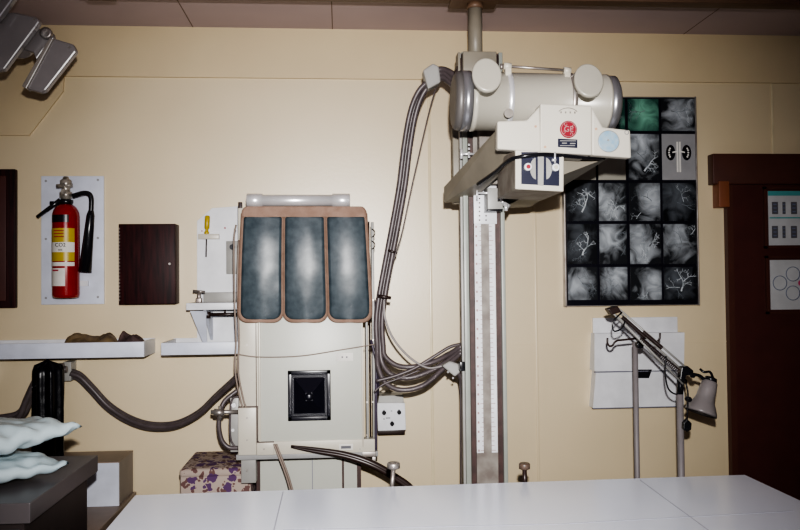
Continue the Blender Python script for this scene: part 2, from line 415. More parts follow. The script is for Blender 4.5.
b = MB(); b.lathe(hn0, hn1-hn0, [(0, .012), (.02, .017), ((hn1-hn0).length, .027), ((hn1-hn0).length+.001, .02)], 20); build('horn', b, m_black, t)
b = MB(); pbox(b, (60, 281), (88, 286), EB-.012, .012); build('mounting_clip', b, m_white, t)

# dark wooden key cabinet
KY = W-.085
t = thing('key_cabinet', 'closed dark mahogany wall box between the extinguisher and the shelf bracket', 'cabinet', (X(148, 260, W), W, Z(148, 304, KY)))
a = at(118.5, 224, KY); c = at(175.5, 304, KY)
build('body', MB().box(a.x, c.x, KY+.014, W, c.z, a.z, .002), m_dwood, t)
d = build('door', MB().box(a.x, c.x, KY, KY+.013, c.z, a.z, .003), m_dwood, t)
b = MB(); b.lathe((c.x-.022, KY, (a.z+c.z)/2), (0, -1, 0), [(0, .004), (.004, .004), (.006, .006), (.012, .005)], 12); build('knob', b, m_steel, d)
b = MB()
for k in range(22):
    zz = c.z+.02+(a.z-c.z-.04)*k/21; b.tube([(a.x+.004, KY-.001, zz-.004), (a.x+.004, KY-.001, zz+.004)], .0025, 6)
build('piano_hinge', b, m_steel, t)

# left tray shelf
def tray(name, label, pa, pb, pc, YF):
    a = at(*pa, YF); c = at(*pb, YF)      # front face
    t = thing(name, label, 'shelf', ((a.x+c.x)/2, W, c.z))
    build('front_lip', MB().box(a.x, c.x, YF, YF+.012, c.z, a.z, .0015), m_whitecool, t)
    build('base_panel', MB().box(a.x, c.x, YF+.012, W, c.z, c.z+.012), m_white, t)
    b = MB(); b.box(c.x-.012, c.x, YF+.012, W-.012, c.z+.012, a.z); b.box(a.x, a.x+.012, YF+.012, W-.012, c.z+.012, a.z); build('side_lip', b, m_white, t)
    build('back_lip', MB().box(a.x, c.x, W-.012, W, c.z+.012, a.z+.002), m_white, t)
    return t, a, c
SY = 3.30
t, a, c = tray('wall_shelf', 'long white tray shelf on the left wall with crumpled cloths lying on it', (-60, 345), (144, 357), None, SY)
for px in (-14,):
    x = X(px, 360, SY+.1)
    build('bracket', MB().prism([Vector((x, SY+.05, c.z)), Vector((x, W, c.z)), Vector((x, W, c.z-.14))], (.004, 0, 0)), m_steel, t)
x1tray = c.x; ztray = c.z+.012; lipz = a.z
def rag(name, label, pa, pb, Yc, dep, h, m, seed):
    x0, x1 = X(pa, 345, Yc), X(pb, 345, Yc)
    mb = MB()
    def fn(u, v, s):
        ex = (1-abs(2*u-1)**4)**.6; ey = (1-abs(2*v-1)**3)**.6
        n = mnoise.noise(Vector((u*3+seed, v*2, seed)))*.6+.7
        n2 = mnoise.noise(Vector((u*14+seed, v*8, seed+4)))*.06
        wob = mnoise.noise(Vector((u*4, seed, v*4)))*.012
        return Vector((x0+(x1-x0)*u, Yc+(v-.5)*dep*(.6+.4*ex)+wob, ztray+.001+(h*ex*ey*(n+n2) if s else 0)))
    mb.grid(lambda u, v: fn(u, v, 1), 48, 20); mb.grid(lambda u, v: fn(u, v, 0), 48, 20)
    bmesh.ops.remove_doubles(mb.b, verts=mb.b.verts[:], dist=.0003)
    return tag(build(name, mb, m), label, 'cloth')
rag('folded_cloth', 'crumpled khaki cloth strip on the left part of the white tray shelf', 60, 122, 3.38, .11, .09, m_cloth, 1)
rag('folded_cloth', 'crumpled purple-brown cloth at the right end of the white tray shelf', 116, 147, 3.37, .10, .09, m_clothd, 5)

# right tray shelf + upright board + bracket
t, a2, c2 = tray('wall_shelf', 'short white tray shelf below the screwdriver board, left of the apron', (161, 343), (240, 354), None, 3.25)
lowlip = c2.z+.012
UB = W-.014
p = [at(x, y, UB) for x, y in ((197, 343), (197, 221), (212, 208), (240, 206), (240, 343))]
for v in p: v.z = max(v.z, c2.z+.02)
t = thing('backing_board', 'white board with clipped top corner holding a yellow screwdriver', 'board', (p[0].x, W, p[0].z))
build('board', MB().prism([Vector((v.x, W, v.z)) for v in p], (0, -.014, 0), .001), m_white, t)
b = MB(); disc(b, 225, 228, UB, .004, .002, 10); disc(b, 202, 231, UB, .003, .002, 10); build_each('screw', b, m_redflat, t)
b = MB(); pbox(b, (198, 234), (219, 239), UB-.02, 0, .002, UB); build('tool_holder', b, m_offw, t)
sy = UB-.010-.0005
t = thing('screwdriver', 'yellow-handled screwdriver hanging on the white board', 'screwdriver', at(206, 257, sy))
a = at(207.5, 215.5, sy); c = at(206.5, 236, sy)
L = (c-a).length
build('handle', MB().lathe(a, c-a, [(0, .006), (.004, .0115), (L*.62, .0115), (L*.68, .007), (L*.76, .0075), (L*.82, .0115), (L, .009)], 8), m_yellow, t)
build('blade', MB().tube([c, at(206, 257, sy)], .003), m_dcable, t)
t = thing('switch_plate', 'small grey wall switch plate at the edge of the white board', 'switch', at(232, 274, UB))
b = MB(); pbox(b, (226, 241), (240, 274), UB-.008, 0, .002, UB); build('plate', b, m_greyl, t)
b = MB(); disc(b, 232.5, 247, UB-.008, .012, .010, 16); build('knob', b, m_black, t)
# bracket shelf
BY = 3.3
bx0, bx1 = X(186, 305, BY), X(242, 305, BY); bz1, bz0 = Z(200, 303, BY), Z(200, 310, BY)
t = thing('bracket_shelf', 'small white bracket shelf with a T-handle clamp, under the yellow screwdriver', 'shelf', ((bx0+bx1)/2, W, bz0))
build('top', MB().box(bx0, bx1, BY, UB, bz0, bz1, .002), m_white, t)
build('metal_strip', MB().box(X(203, 300, 3.42), bx1, 3.43, UB, bz1, Z(203, 292.5, 3.43), .001), m_greyl, t)
b = MB(); xx = X(203, 330, BY)
b.prism([Vector((xx, BY+.01, bz0)), Vector((xx, UB, bz0)), Vector((xx, UB, lowlip+.03))], (.012, 0, 0)); 
b.prism([at(190, 311, BY+.02), at(206, 311, BY+.02), at(207, 343, BY+.1), at(203, 343, BY+.1)], (0, .006, 0)); build('gusset', b, m_whitecool, t)
b = MB(); z = Z(210, 314.5, BY+.05); b.tube([(X(208, 314, BY+.05), BY+.05, z), (bx1, BY+.05, z)], .007); b.tube([(X(208, 314, BY+.05), BY+.05, z+.012), (X(208, 314, BY+.05), BY+.05, z-.016)], .011); b.tube([(X(225, 314, BY+.05), BY+.05, z), (X(225, 314, BY+.05), BY+.05, bz0)], .004); build('towel_rod', b, m_dcable, t)
b = MB(); c = at(199, 298, BY+.05); b.tube([Vector((c.x, BY+.05, bz1)), Vector((c.x, BY+.05, bz1+.05))], .008)
b.tube([Vector((c.x-.025, BY+.05, bz1+.05)), Vector((c.x+.025, BY+.05, bz1+.045))], .0055); b.box(c.x-.012, c.x+.012, BY+.035, BY+.065, bz1, bz1+.02, .003)
build('clamp_handle', b, m_steel, t)

# ------------------------------------------------------------------ bench, white box, black sheet, floral stool
BZ = .55
bxr = X(137, 492, W-.005)
t = thing('low_bench', 'low brown laminate bench against the left wall under the white box', 'bench', (-1.7, 3.1, 0))
build('top', MB().box(-2.3, bxr, 2.66, W-.013, BZ-.03, BZ, .002), m_bench, t)
for x in (-2.27, bxr-.04): build('side_panel', MB().box(x, x+.03, 2.68, W-.02, 0, BZ-.03), m_cabd, t)
build('back_panel', MB().box(-2.24, bxr-.04, W-.05, W-.03, 0, BZ-.03), m_cabd, t)
q0 = atz(86, 505.5, BZ+.003); q1 = atz(119, 505.5, BZ+.003)
bt = BZ+.18
xL = q1.x-.30
t = thing('storage_box', 'white-fronted box with taupe lid standing behind the dark cabinet', 'box', ((xL+q1.x)/2, q1.y, BZ))
build('front_panel', MB().box(xL, q1.x, q1.y, q1.y+.008, BZ+.001, bt-.004), m_whitecool, t)
build('carcass', MB().box(xL, q1.x, q1.y+.008, W-.02, BZ+.001, bt-.004), mat('taupe_box_side', (.22, .185, .175), .4), t)
build('lid', MB().box(xL, q1.x+.001, q1.y, W-.02, bt-.004, bt), m_bench, t)

# black sheet wrapped object
def drape(name, label, cat, cx, cy, z0, z1, w, d, m, seed):
    mb = MB(); n, k = 72, 26
    def fn(u, v):
        a = u*2*math.pi; 
        fold = 1+.13*math.sin(a*7+seed+v*1.2)+.07*mnoise.noise(Vector((math.cos(a)*3, math.sin(a)*3, v*4+seed)))
        top = min(1, max(0, (1-v)/.06)); top = top**.3
        ww = w*(1.0+.12*(1-v)**2)
        return Vector((cx+math.cos(a)*ww*fold*top, cy+math.sin(a)*d*fold*top, z0+(z1-z0)*min(v, 1)+ (mnoise.noise(Vector((a, v*3, seed)))*.01)*(v > .01)))
    mb.grid(fn, n, k); bmesh.ops.remove_doubles(mb.b, verts=mb.b.verts[:], dist=.0004)
    return tag(build(name, mb, m), label, cat)
c = at(49.5, 360, 3.28)
drape('plastic_sheet', 'tall gathered black plastic sheet standing behind the pale pillows', 'cover', c.x-.004, 3.28, BZ+.001, c.z, .055, .05, m_blackw, 2)

# floral stool
FY0, FY1 = 3.13, 3.46
fa = at(180, 471, FY0)
fz = fa.z
t = thing('covered_stool', 'box stool in purple floral fabric between the bench and the bucky stand', 'stool', (fa.x+.15, 3.28, 0))
fxr = X(251, 480, FY0)
def fl(u, v, q): pass
build('skirt', MB().box(fa.x, fxr, FY0, FY1, 0, fz-.002, .006), m_floral, t)
mb = MB(); mb.box(fa.x-.004, fxr+.004, FY0-.004, FY1, fz-.03, fz+.006, .014); build('cushion', mb, m_floral, t)

# ------------------------------------------------------------------ taupe cabinet front-left
KZ = .90
r0 = atz(98, 455, KZ); r1 = atz(30, 503, KZ); l1 = atz(-4, 501, KZ)
ex = (r0-r1).normalized(); fx = Vector((-ex.y, ex.x, 0)); fx = fx if fx.x < 0 else -fx
t = thing('base_cabinet', 'taupe laminate cabinet with thick top in the bottom left corner', 'cabinet', ((r0+r1)/2+fx*.3).to_tuple()[:2]+(0,))
wd = .75
q = [r1, r0, r0+fx*wd, r1+fx*wd]
build('worktop', MB().prism(q, (0, 0, -.052), .002), m_cab, t)
i1 = r1+ex*.01+fx*.035; i0 = r0-ex*.0+fx*.035
i0 = r0-ex*.04+fx*.022; i1 = r1+ex*.02+fx*.022
lo = lambda v: Vector((v.x, v.y, KZ-.052))
build('carcass', MB().prism([lo(i1), lo(i0), lo(i0+fx*(wd-.05)), lo(i1+fx*(wd-.05))], (0, 0, -(KZ-.052))), m_cabd, t)
fr = i1-ex*.018
dfront = build('drawer_front', MB().prism([Vector((v.x, v.y, KZ-.07)) for v in (fr+fx*.01, i1+fx*.01-ex*.001, i1+fx*.67-ex*.001, fr+fx*.67)], (0, 0, -.2), .002), m_cab, t)
hb = fr+fx*.3-ex*.02; build('handle', MB().tube([Vector((hb.x-.06, hb.y, .74)), Vector((hb.x+.06, hb.y, .74))], .006), m_steel, dfront)

# pillows
def pillow(name, label, ctr, w, d, h, rz, seed, tilt=(0, 0), zmin=KZ):
    mb = MB(); N = 64
    M = Matrix.Rotation(rz, 3, 'Z') @ Matrix.Rotation(tilt[0], 3, 'X') @ Matrix.Rotation(tilt[1], 3, 'Y')
    def fn(u, v, s):
        x, y = 2*u-1, 2*v-1
        e = max(0, (1-abs(x)**2.6))*max(0, (1-abs(y)**2.6)); th = e**.42
        pin = 1-.09*(1-x*x*0)*(y*y) - 0
        fo = mnoise.noise(Vector((x*2.2+seed, y*2.2, seed)))*.25+mnoise.noise(Vector((x*6+y*3+seed, y*5, seed*2)))*.08
        fo += .16*abs(mnoise.noise(Vector((x*4+y*1.5+seed, y*2-x, 7))))+.10*abs(mnoise.noise(Vector((x*2-y*6, y*3+x*5, seed))))
        ed = (1-th)*mnoise.noise(Vector((x*6, y*6, seed+3)))*.03
        X_ = x*w/2*(1-.10*(1-y*y)*(1 if abs(x) > .5 else 0)*0+.05*y*y); Y_ = y*d/2*(1+.06*x*x)
        z = (h/2*th*(1+fo)) if s else (-h/2*th*(.8+fo*.4))
        p = M @ Vector((X_, Y_, z+ed))+Vector(ctr); p.z = max(p.z, zmin+.001); return p
    mb.grid(lambda u, v: fn(u, v, 1), N, N); mb.grid(lambda u, v: fn(u, v, 0), N, N)
    bmesh.ops.remove_doubles(mb.b, verts=mb.b.verts[:], dist=.0003)
    return tag(build(name, mb, m_pillow), label, 'pillow')
def pil(name, label, px, py, z, w, d, h, rz, seed, tilt, zmin):
    cn = atz(px, py, z); k = Matrix.Rotation(rz, 3, 'Z') @ Vector((w/2, -d/2, 0)); pillow(name, label, (cn.x-k.x, cn.y-k.y, z), w, d, h, rz, seed, tilt, zmin)
pil('pillow', 'pale aqua plastic-covered pillow lying directly on the taupe cabinet', 62, 464, KZ+.038, .58, .46, .085, R(50), 3, (0, 0), KZ)
pil('pillow', 'pale aqua plastic-covered pillow, upper of the two with its corner pointing right', 76, 436, KZ+.112, .46, .50, .10, R(58), 11, (R(-4), R(-2)), KZ+.08)

# ------------------------------------------------------------------ vertical bucky stand with apron
BK = 3.05
t = thing('bucky_stand', 'grey-green upright x-ray film stand with black pyramid handle on its panel', 'x-ray stand', (X(305, 480, 3.2), 3.25, 0))
def part(name, quads, m, parent, bev=.002):
    b = MB()
    for (a, c, Y, d) in quads: pbox(b, a, c, Y, d, bev)
    return build(name, b, m, parent)
part('left_frame_plate', [((238, 208), (259, 453), BK+.012, .05)], m_offw, t)
part('front_panel', [((258, 318), (364, 447), BK, .10)], m_panel, t)
part('film_cassette', [((246, 215), (364, 318.5), BK+.005, .10)], m_panel, t)
part('panel_trim', [((258, 318), (261, 447), BK-.006, .006), ((361, 318), (364, 447), BK-.006, .006), ((258, 442), (375, 452), BK-.004, .05)], m_offw, t)
part('right_rail', [((364.5, 220), (369, 443), BK+.012, .04), ((371, 222), (376, 451), BK+.03, .03)], m_greyl, t)
part('rail_groove', [((369, 222), (371, 455), BK+.035, .02), ((255.5, 320), (257, 440), BK+.0108, .002)], m_brownslot, t)
part('support_bracket', [((238, 408), (256.5, 455), BK-.01, .03), ((256.6, 443), (274, 455), BK-.0102, .03)], m_offw, t)
part('bracket_shade_outline', [((256.5, 408), (257.6, 443), BK-.004, .02), ((238, 407), (257.6, 408), BK-.004, .02), ((257, 442), (274, 443), BK-.006, .02)], m_brownslot, t, 0)  # dark outline strips standing in for the shadow line round the bracket
part('lower_bracket', [((241, 455), (256, 483), BK+.02, .05)], m_greyl, t)
part('lower_edge', [((236, 455), (378, 456.5), BK+.0, .03)], m_grey, t)
b = MB(); a = at(258, 457, 3.2); c = at(361, 480, 3.2); b.box(a.x, c.x, 3.2, 3.3, 0, a.z+.05); build('stand_column', b, m_panel, t)
b = MB()
for (x0, x1, m_) in ((256.5, 260, 0), (342, 344, 0), (357, 361, 0)):
    a = X(x0, 470, 3.19); c = X(x1, 470, 3.19); b.box(a, c, 3.185, 3.2, 0, Z(300, 457, 3.19))
build_each('column_edge', b, m_brownslot, t)
b = MB(); a = X(312, 470, 3.2); b.box(a, a+.003, 3.198, 3.2, 0, Z(300, 457, 3.19)); build('column_seam', b, m_seam, t)
b = MB(); b.box(X(262, 480, 3.25), X(366, 480, 3.25), 3.05, 3.48, 0, .04, .004); build('foot_plate', b, m_grey, t)
# black pyramid
c = at(309.5, 395, BK); hw = .082; hz = .096
b = MB()
def rect(w, h, y): return [Vector((c.x-w, y, c.z-h)), Vector((c.x+w, y, c.z-h)), Vector((c.x+w, y, c.z+h)), Vector((c.x-w, y, c.z+h))]
b.hexa(rect(hw, hz, BK), rect(hw, hz, BK-.008)); b.hexa(rect(hw*.86, hz*.86, BK-.008), rect(hw*.83, hz*.83, BK-.012))
b.hexa(rect(hw*.72, hz*.72, BK-.012), rect(hw*.16, hz*.16, BK-.05)); 
for (x0, x1, z0, z1) in ((-hw, -hw*.82, -hz, hz), (hw*.82, hw, -hz, hz), (-hw, hw, -hz, -hz*.84), (-hw, hw, hz*.84, hz)):
    b.box(c.x+x0, c.x+x1, BK-.018, BK-.005, c.z+z0, c.z+z1, .002)
b.lathe((c.x, BK-.05, c.z), (0, -1, 0), [(0, .016), (.004, .013), (.005, .003)], 16)
build('pyramid_cover', b, m_blackgl, t)
# labels on panel
for (p0_, p1_, nm) in (((336, 353), (353, 361), 'label_plate'), ((339, 444), (353, 450), 'label_plate')):
    o = part(nm, [(p0_, p1_, BK-.009 if nm == 'label_plate' and p0_[1] > 400 else BK-.003, .003)], m_paper, t, .0005)
part('label_mark', [((341.5, 356.3), (343, 358), BK-.004, .001), ((346, 356.3), (347.5, 358), BK-.004, .001)], m_greyink, t, 0)
part('label_mark', [((341, 446), (351, 448.5), BK-.0105, .0015)], m_greyink, t, 0)
b = MB()
for px, py in ((247, 345), (247, 418), (247, 440), (247, 470), (264, 449), (252, 380), (367, 300), (367, 402), (367, 435), (373, 300), (373, 340), (373, 402), (329, 449), (360, 449)):
    disc(b, px, py, BK+.012 if px < 256 and py < 405 else BK-.01 if px < 275 else BK-.004 if py > 446 else BK+.012, .0035, .003, 8)
build_each('screw', b, m_steel, t)
# left lever + cable clamp + small box
b = MB(); b.tube([at(211, 412, 3.08), at(238, 412, 3.08)], .008); b.tube([at(214, 412, 3.06), at(224, 413, 3.06)], .013); b.tube([at(220, 406, 3.08), at(220, 420, 3.08)], .007)
build('side_lever', b, m_steel, t)
part('side_box', [((230, 398), (239, 452), BK+.05, .05)], m_greyl, t)
b = MB()
for py in (430, 448): disc(b, 233, py, BK+.05, .006, .006, 10)
disc(b, 234, 405, BK+.05, .009, .01, 12)
build_each('terminal', b, m_chrome, t)
b = MB()
for py in (229, 241): b.tube([at(372, py, BK+.02), at(374.5, py+2, BK), at(374.5, py+6, BK), at(372, py+8, BK+.02)], .002, 6, sub=3)
build('side_clip', b, m_dcable, t)
part('lower_catch', [((362, 452), (376, 457), BK-.01, .04), ((372, 457), (376, 464), BK-.008, .03)], m_steel, t)
part('top_post', [((238, 202), (242, 222), BK+.03, .02)], m_dcable, t)
# metal roll on top
c0 = at(247, 200.5, BK+.02); c1 = at(350, 200.5, BK+.02); L = (c1-c0).length
b = MB(); r_ = .027; b.lathe(c0, c1-c0, [(0, r_*.9), (.001, r_), (.06, r_), (.061, r_*.84), (L-.07, r_*.84), (L-.069, r_), (L-.002, r_), (L, r_*.9)], 32)
o = tag(build('metal_roller', b, m_chrome), 'shiny metal tube lying across the top of the film stand above the apron', 'tube')
part('roller_cradle', [((246, 208.5), (352, 216), BK+.0, .10)], m_offw, t)

# apron
def bulge(zr_): return -.012-.022*math.sin(math.pi*min(1, max(0, zr_)))
AY = BK-.002
def apron_xy(u, v):   # u 0..1 across, v 0..1 from top to bottom -> world
    L_ = 242+(238-242)*v; R_ = 366.5+(372-366.5)*min(1, v*1.2)
    return at(L_+(R_-L_)*u, 207+(322-207)*v, AY)
def sheet(u0, u1, v0, v1, r, off, rtop=0):
    def fn(a, b_):
        v = v0+(v1-v0)*b_; H = (v1-v0)*115; W_ = (u1-u0)*131
        dist = (1-b_)*H; ins = 0
        if dist < r: ins = r-math.sqrt(max(0, r*r-(r-dist)**2))
        dt = b_*H
        if rtop and dt < rtop: ins = rtop-math.sqrt(max(0, rtop*rtop-(rtop-dt)**2))
        k = ins/W_; uu = u0+(u1-u0)*(k+(1-2*k)*a)
        p = apron_xy(uu, v); lobe = .010*math.sin(math.pi*a)
        p.y += bulge(v)-off-(lobe if u1-u0 < .9 else 0)-.0016*mnoise.noise(Vector((uu*9, v*6, 1))); return p
    return fn
def even(t): return 1-(1-t)**1.0
t = thing('lead_apron', 'blue-grey three-panel lead apron with tan edging hung over the film stand', 'apron', at(305, 322, BK))
def rows(fn):       # denser rows near both ends so that corners look round
    return lambda a, b_: fn(a, .5-.5*math.cos(math.pi*b_))
b = MB()
b.grid(rows(sheet(0, 1, 0, .13, 0, -.004, 7)), 40, 8)
for u0, u1 in ((0, .337), (.337, .668), (.668, 1)):
    b.grid(rows(sheet(u0-.002, u1+.002, .06, 1.0, 9, 0)), 12, 60)
b.grid(lambda u, v: (lambda p: Vector((p.x, AY-.012+(.11)*v, p.z-.002)))(apron_xy(.03+.94*u, 0)), 24, 8)
build('tan_binding', b, m_tan, t, thick=.005)
for u0, u1 in ((.024, .324), (.352, .655), (.682, .977)):
    b = MB(); b.grid(rows(sheet(u0, u1, .095, .972, 8, .0065, 1.5)), 14, 60); build('lead_panel', b, m_apron, t, thick=.003)
b = MB()
build('top_binding', MB().grid(rows(sheet(.005, .995, .0, .092, 1, .011, 6)), 40, 10), m_tan, t, thick=.003)

# string around stand
tag(build('cord', MB().tube([at(236, 354, BK-.012), at(260, 357, BK-.012), at(300, 356, BK-.013), at(340, 350, BK-.012), at(376, 344, BK-.012), at(378, 343, BK+.03)], .0022, 6, sub=6), m_cablebg), 'thin slack cord tied across the front of the film stand', 'cord')
b = MB(); b.tube([at(236, 225, BK+.0), at(234, 240, BK-.01), at(234.5, 300, BK-.01), at(236, 340, BK-.01), at(235, 370, BK-.01), at(240, 398, BK-.005), at(243, 408, BK-.005)], .0035, 8, sub=6)
b.tube([at(238.5, 240, BK-.0), at(237.5, 290, BK-.01), at(239, 340, BK-.01), at(238, 370, BK-.01), at(243, 398, BK-.005), at(246, 408, BK-.005)], .0035, 8, sub=6)
tag(build('cable', b, m_cablebg), 'thin beige twin cable running down the left edge of the film stand', 'cable')
b = MB()
for o_ in (0, 2.2): b.tube([at(274+o_, 444, BK-.02), at(277+o_, 452, BK-.025), at(284+o_, 470, BK-.03), at(289+o_, 486, BK-.03), at(294+o_, 510, BK-.03), at(292, 580, BK-.0)], .004, 8, sub=6)
tag(build('cable', b, m_cablebg), 'beige twin cable hanging from the bottom bracket of the film stand', 'cable')
b = MB()
for o_ in (0, 2.4): b.tube([at(291, 446+o_*.4, BK-.02), at(315, 449+o_, BK-.03), at(345, 454+o_, BK-.04), at(372, 463+o_, BK-.05), at(395, 476+o_, BK-.05), at(415, 492+o_, BK-.05), at(440, 530, BK-.04)], .010, 10, sub=6, rr=lambda q: .004+.0075*min(1, q*2.5))
tag(build('cable', b, m_dcable), 'thick dark brown cable curving down right from the film stand panel', 'cable')

# hoses left: bundle from the connector to the stand
def bundle(name, label, pts, r, offs, m, sub=8, n=10):
    b = MB()
    for (dx, dy, dY) in offs: b.tube([at(px+dx, py+dy, Y+dY) for px, py, Y in pts], r, n, sub=sub)
    return tag(build(name, b, m), label, 'cable')
hp = [(70, 373, 3.45), (80, 377, 3.45), (92, 389, 3.45), (108, 406, 3.45), (128, 419, 3.44), (150, 426, 3.42), (175, 425, 3.40), (198, 414, 3.36), (216, 397, 3.3), (238, 377, 3.22)]
bundle('hose_bundle', 'grey cable bundle sagging between the black sheet and the film stand', hp, .0115, ((.8, -2, 0), (-1, 2.2, .004), (.5, .5, -.014)), m_hose)
part_t = thing('hose_connector', 'small grey box on the wall where the left cable bundle starts', 'connector', at(67, 380, W))
part('housing', [((63, 362), (71, 381), 3.43, .07)], m_greyl, part_t)
bundle('hose_bundle', 'grey cable bundle at the left wall, behind the pale pillows', [(64, 366, 3.36), (50, 368, 3.36), (36, 380, 3.36), (27, 398, 3.36), (20, 412, 3.36), (4, 417, 3.36), (-30, 420, 3.36)], .013, ((0, 0, 0), (3, 3, .012), (-2, 6, -.01)), m_hose)
b = MB(); 
b.tube([at(238, 390, 3.12), at(224, 402, 3.11), at(219, 420, 3.1), at(221, 438, 3.1), at(228, 447, 3.1), at(238, 448, 3.1)], .009, 10, sub=8)
b.tube([at(240, 396, 3.1), at(232, 400, 3.1), at(230, 420, 3.1), at(231, 440, 3.1), at(238, 450, 3.1)], .004, 8, sub=8)
tag(build('hose', b, m_hose), 'short dark hose looping at the lower left side of the film stand', 'hose')

# wall control box right of stand
CB = 3.36
t = thing('control_box', 'small white control box with three knobs right of the film stand', 'control box', at(391, 431, W))
b = MB(); a = at(377, 395, CB+.04); 
q = [(377, 403), (405, 403), (406, 430), (378, 431)]
b.prism([at(x, y, CB) for x, y in q], (0, W-CB, 0), .002); build('housing', b, m_white, t)
b = MB(); z0_ = Z(391, 404, CB); b.prism([at(378, 404, CB+.01), at(404, 403, CB+.01), at(403, 395, CB+.02), at(379, 396, CB+.02)], (0, W-CB-.02, 0), .001); build('metal_top', b, m_greyl, t)
for px, py in ((384, 412.5), (399, 412), (392, 423.5)):
    b = MB(); disc(b, px, py, CB, .009, .012, 16); cc = at(px, py, CB-.014); b.box(cc.x-.002, cc.x+.002, CB-.018, CB-.01, cc.z-.011, cc.z+.011); build('knob', b, m_black, t)
b = MB()
for px, py, w in ((391.5, 411, 1), (388, 418, 3), (384, 419, 1)): 
    cc = at(px, py, CB); b.box(cc.x-w*.003, cc.x+w*.003, CB-.0006, CB, cc.z-.002, cc.z+.002)
build('printed_mark', b, m_greyink, t)
part('underside_shadow_strip', [((378, 430), (405, 434), CB+.01, .1)], m_dcable, t, .001)  # dark strip standing in for the shadow on the wall beneath the box

# ------------------------------------------------------------------ tube column
CF = 2.82
t = thing('tube_column', 'tall grey metal column with two white measuring scales holding the x-ray tube', 'column', (X(484, 400, CF+.05), CF+.06, 0))
zt_ = Z(480, 52, CF); yy = 380
def strip(x0, x1, Y0, Y1, z0, z1, bev=0):
    return MB().box(X(x0, yy, Y0), X(x1, yy, Y0), Y0, Y1, z0, z1, bev)
build('back_channel', strip(466.5, 506, CF+.03, CF+.13, 0, zt_, .003), m_greyl, t)
for x0, x1 in ((465.5, 470.5), (503, 507)): build('side_flange', strip(x0, x1, CF, CF+.032, 0, zt_, .002), m_sash, t)
build('left_flange', strip(462.5, 465, CF+.015, CF+.04, 0, zt_, .002), m_greyl, t)
for x0, x1 in ((470.8, 475.8), (497.2, 502.7)): build('brown_track', strip(x0, x1, CF+.016, CF+.031, 0, zt_), m_brownslot, t)
build('centre_plate', strip(475.8, 497.2, CF+.004, CF+.031, 0, zt_), m_stain, t)
zs0 = Z(480, 453, CF); zs1 = Z(480, 192, CF)
for x0, x1, red in ((476.2, 482.8, 0), (491, 496.8, 1)):
    s_ = build('measuring_scale', strip(x0, x1, CF+.001, CF+.004, zs0, zs1), m_white, t)
    b = MB(); n = 56; xa, xb = X(x0, yy, CF), X(x1, yy, CF)
    for k in range(n):
        z = zs0+(zs1-zs0)*(k+.5)/n; l = .45 if k % 5 == 0 else .22
        if red: b.box(xa, xa+(xb-xa)*(l+.25), CF+.0003, CF+.001, z-.001, z+.001)
        else: b.box(xb-(xb-xa)*l, xb, CF+.0003, CF+.001, z-.001, z+.001)
        if k % 2 == 0 and not red: b.box(xa+.004, xa+.010, CF+.0003, CF+.001, z-.004, z+.004)
    build('tick_marks', b, mat('tick_ink', (.35, .22, .22), .5), s_)
pw = strip(476, 499, CF-.004, CF+.004, Z(480, 224, CF), Z(480, 186, CF), .001); build('perforated_plate', pw, m_white, t)
b = MB()
for i in range(2):
    for j in range(8): disc(b, 479.5+i*6.5, 190+j*4.3, CF-.004, .003, .001, 8)
build('plate_holes', b, m_dcable, t)
# top block, pipe, ceiling bracket
b = MB(); pbox(b, (463, 51), (497, 76), CF-.03, 0, .003, CF+.16); build('top_block', b, m_arm, t)
b = MB(); px_ = (X(468, 30, CY)+X(482.5, 30, CY))/2; b.tube([(px_, CY, zt_-.05), (px_, CY, zr-.009)], .0265, 24); build('ceiling_pipe', b, m_arm, t)
b = MB(); b.box(X(450, 3, CY), X(497, 3, CY), CY-.06, CY+.06, zr-.008, zr-.001, .002); b.lathe((px_, CY, zr-.03), (0, 0, 1), [(0, .030), (.022, .030)], 24); build('track_trolley', b, m_rail, t)
b = MB()
for k in range(5): 
    pbox(b, (455+k*1.6, 70-k*4), (457.2+k*1.6, 76), CF+.0, .10, .001)
pbox(b, (496, 55), (499, 72), CF, .08, .001)
build_each('pulley_plate', b, m_dcable, t)
b = MB(); pbox(b, (458, 52), (460.5, 75), CF-.01, .06, .001); build('guard_plate', b, m_arm, t)
b = MB(); b.box(X(440, 500, CF), X(530, 500, CF), CF-.12, CF+.25, 0, .03, .004); build('floor_plate', b, m_grey, t)
part('cable_clip', [((460, 362), (465, 371), CF, .04)], m_black, t)

# ------------------------------------------------------------------ carriage + x-ray tube head
HY = 2.42
t = thing('tube_arm', 'beige carriage arms joining the x-ray tube head to the column', 'arm', at(484, 200, CF))
def Q(pts): return [at(x, y, Y) for x, y, Y in pts]
b = MB(); b.hexa(Q([(444, 187, 2.92), (470, 192, 2.92), (470, 202.5, 2.92), (444, 202.5, 2.92)]), Q([(500, 126, HY), (530, 122, HY), (530, 150, HY), (512, 163, HY)]))
build('left_arm', b, m_arm, t)
b = MB(); b.hexa(Q([(503, 192, 2.92), (530, 190, 2.92), (530, 207, 2.92), (503, 208.5, 2.92)]), Q([(560, 130, HY), (612, 130, HY), (612, 156, HY), (560, 176, HY)]))
build('right_arm', b, m_arm, t)
b = MB(); b.box(X(477, 170, CF), X(520, 170, CF), CF-.05, CF-.008, Z(480, 186, CF), Z(480, 120, CF), .004); build('carriage_plate', b, m_stain, t)
b = MB(); b.box(X(452, 170, CF+.16), X(525, 170, CF+.16), CF+.135, CF+.17, Z(480, 200, CF), Z(480, 120, CF), .004); build('rear_carriage_plate', b, m_arm, t)
b = MB()
for py in (150, 154, 158, 162): b.tube([at(469+py*.0, py-6, CF-.05), at(469, py-5, CF-.06)], .004, 8)
b.tube([at(461, 154, CF-.06), at(474, 154, CF-.06)], .005); b.tube([at(461.5, 149, CF-.06), at(461.5, 159, CF-.06)], .006)
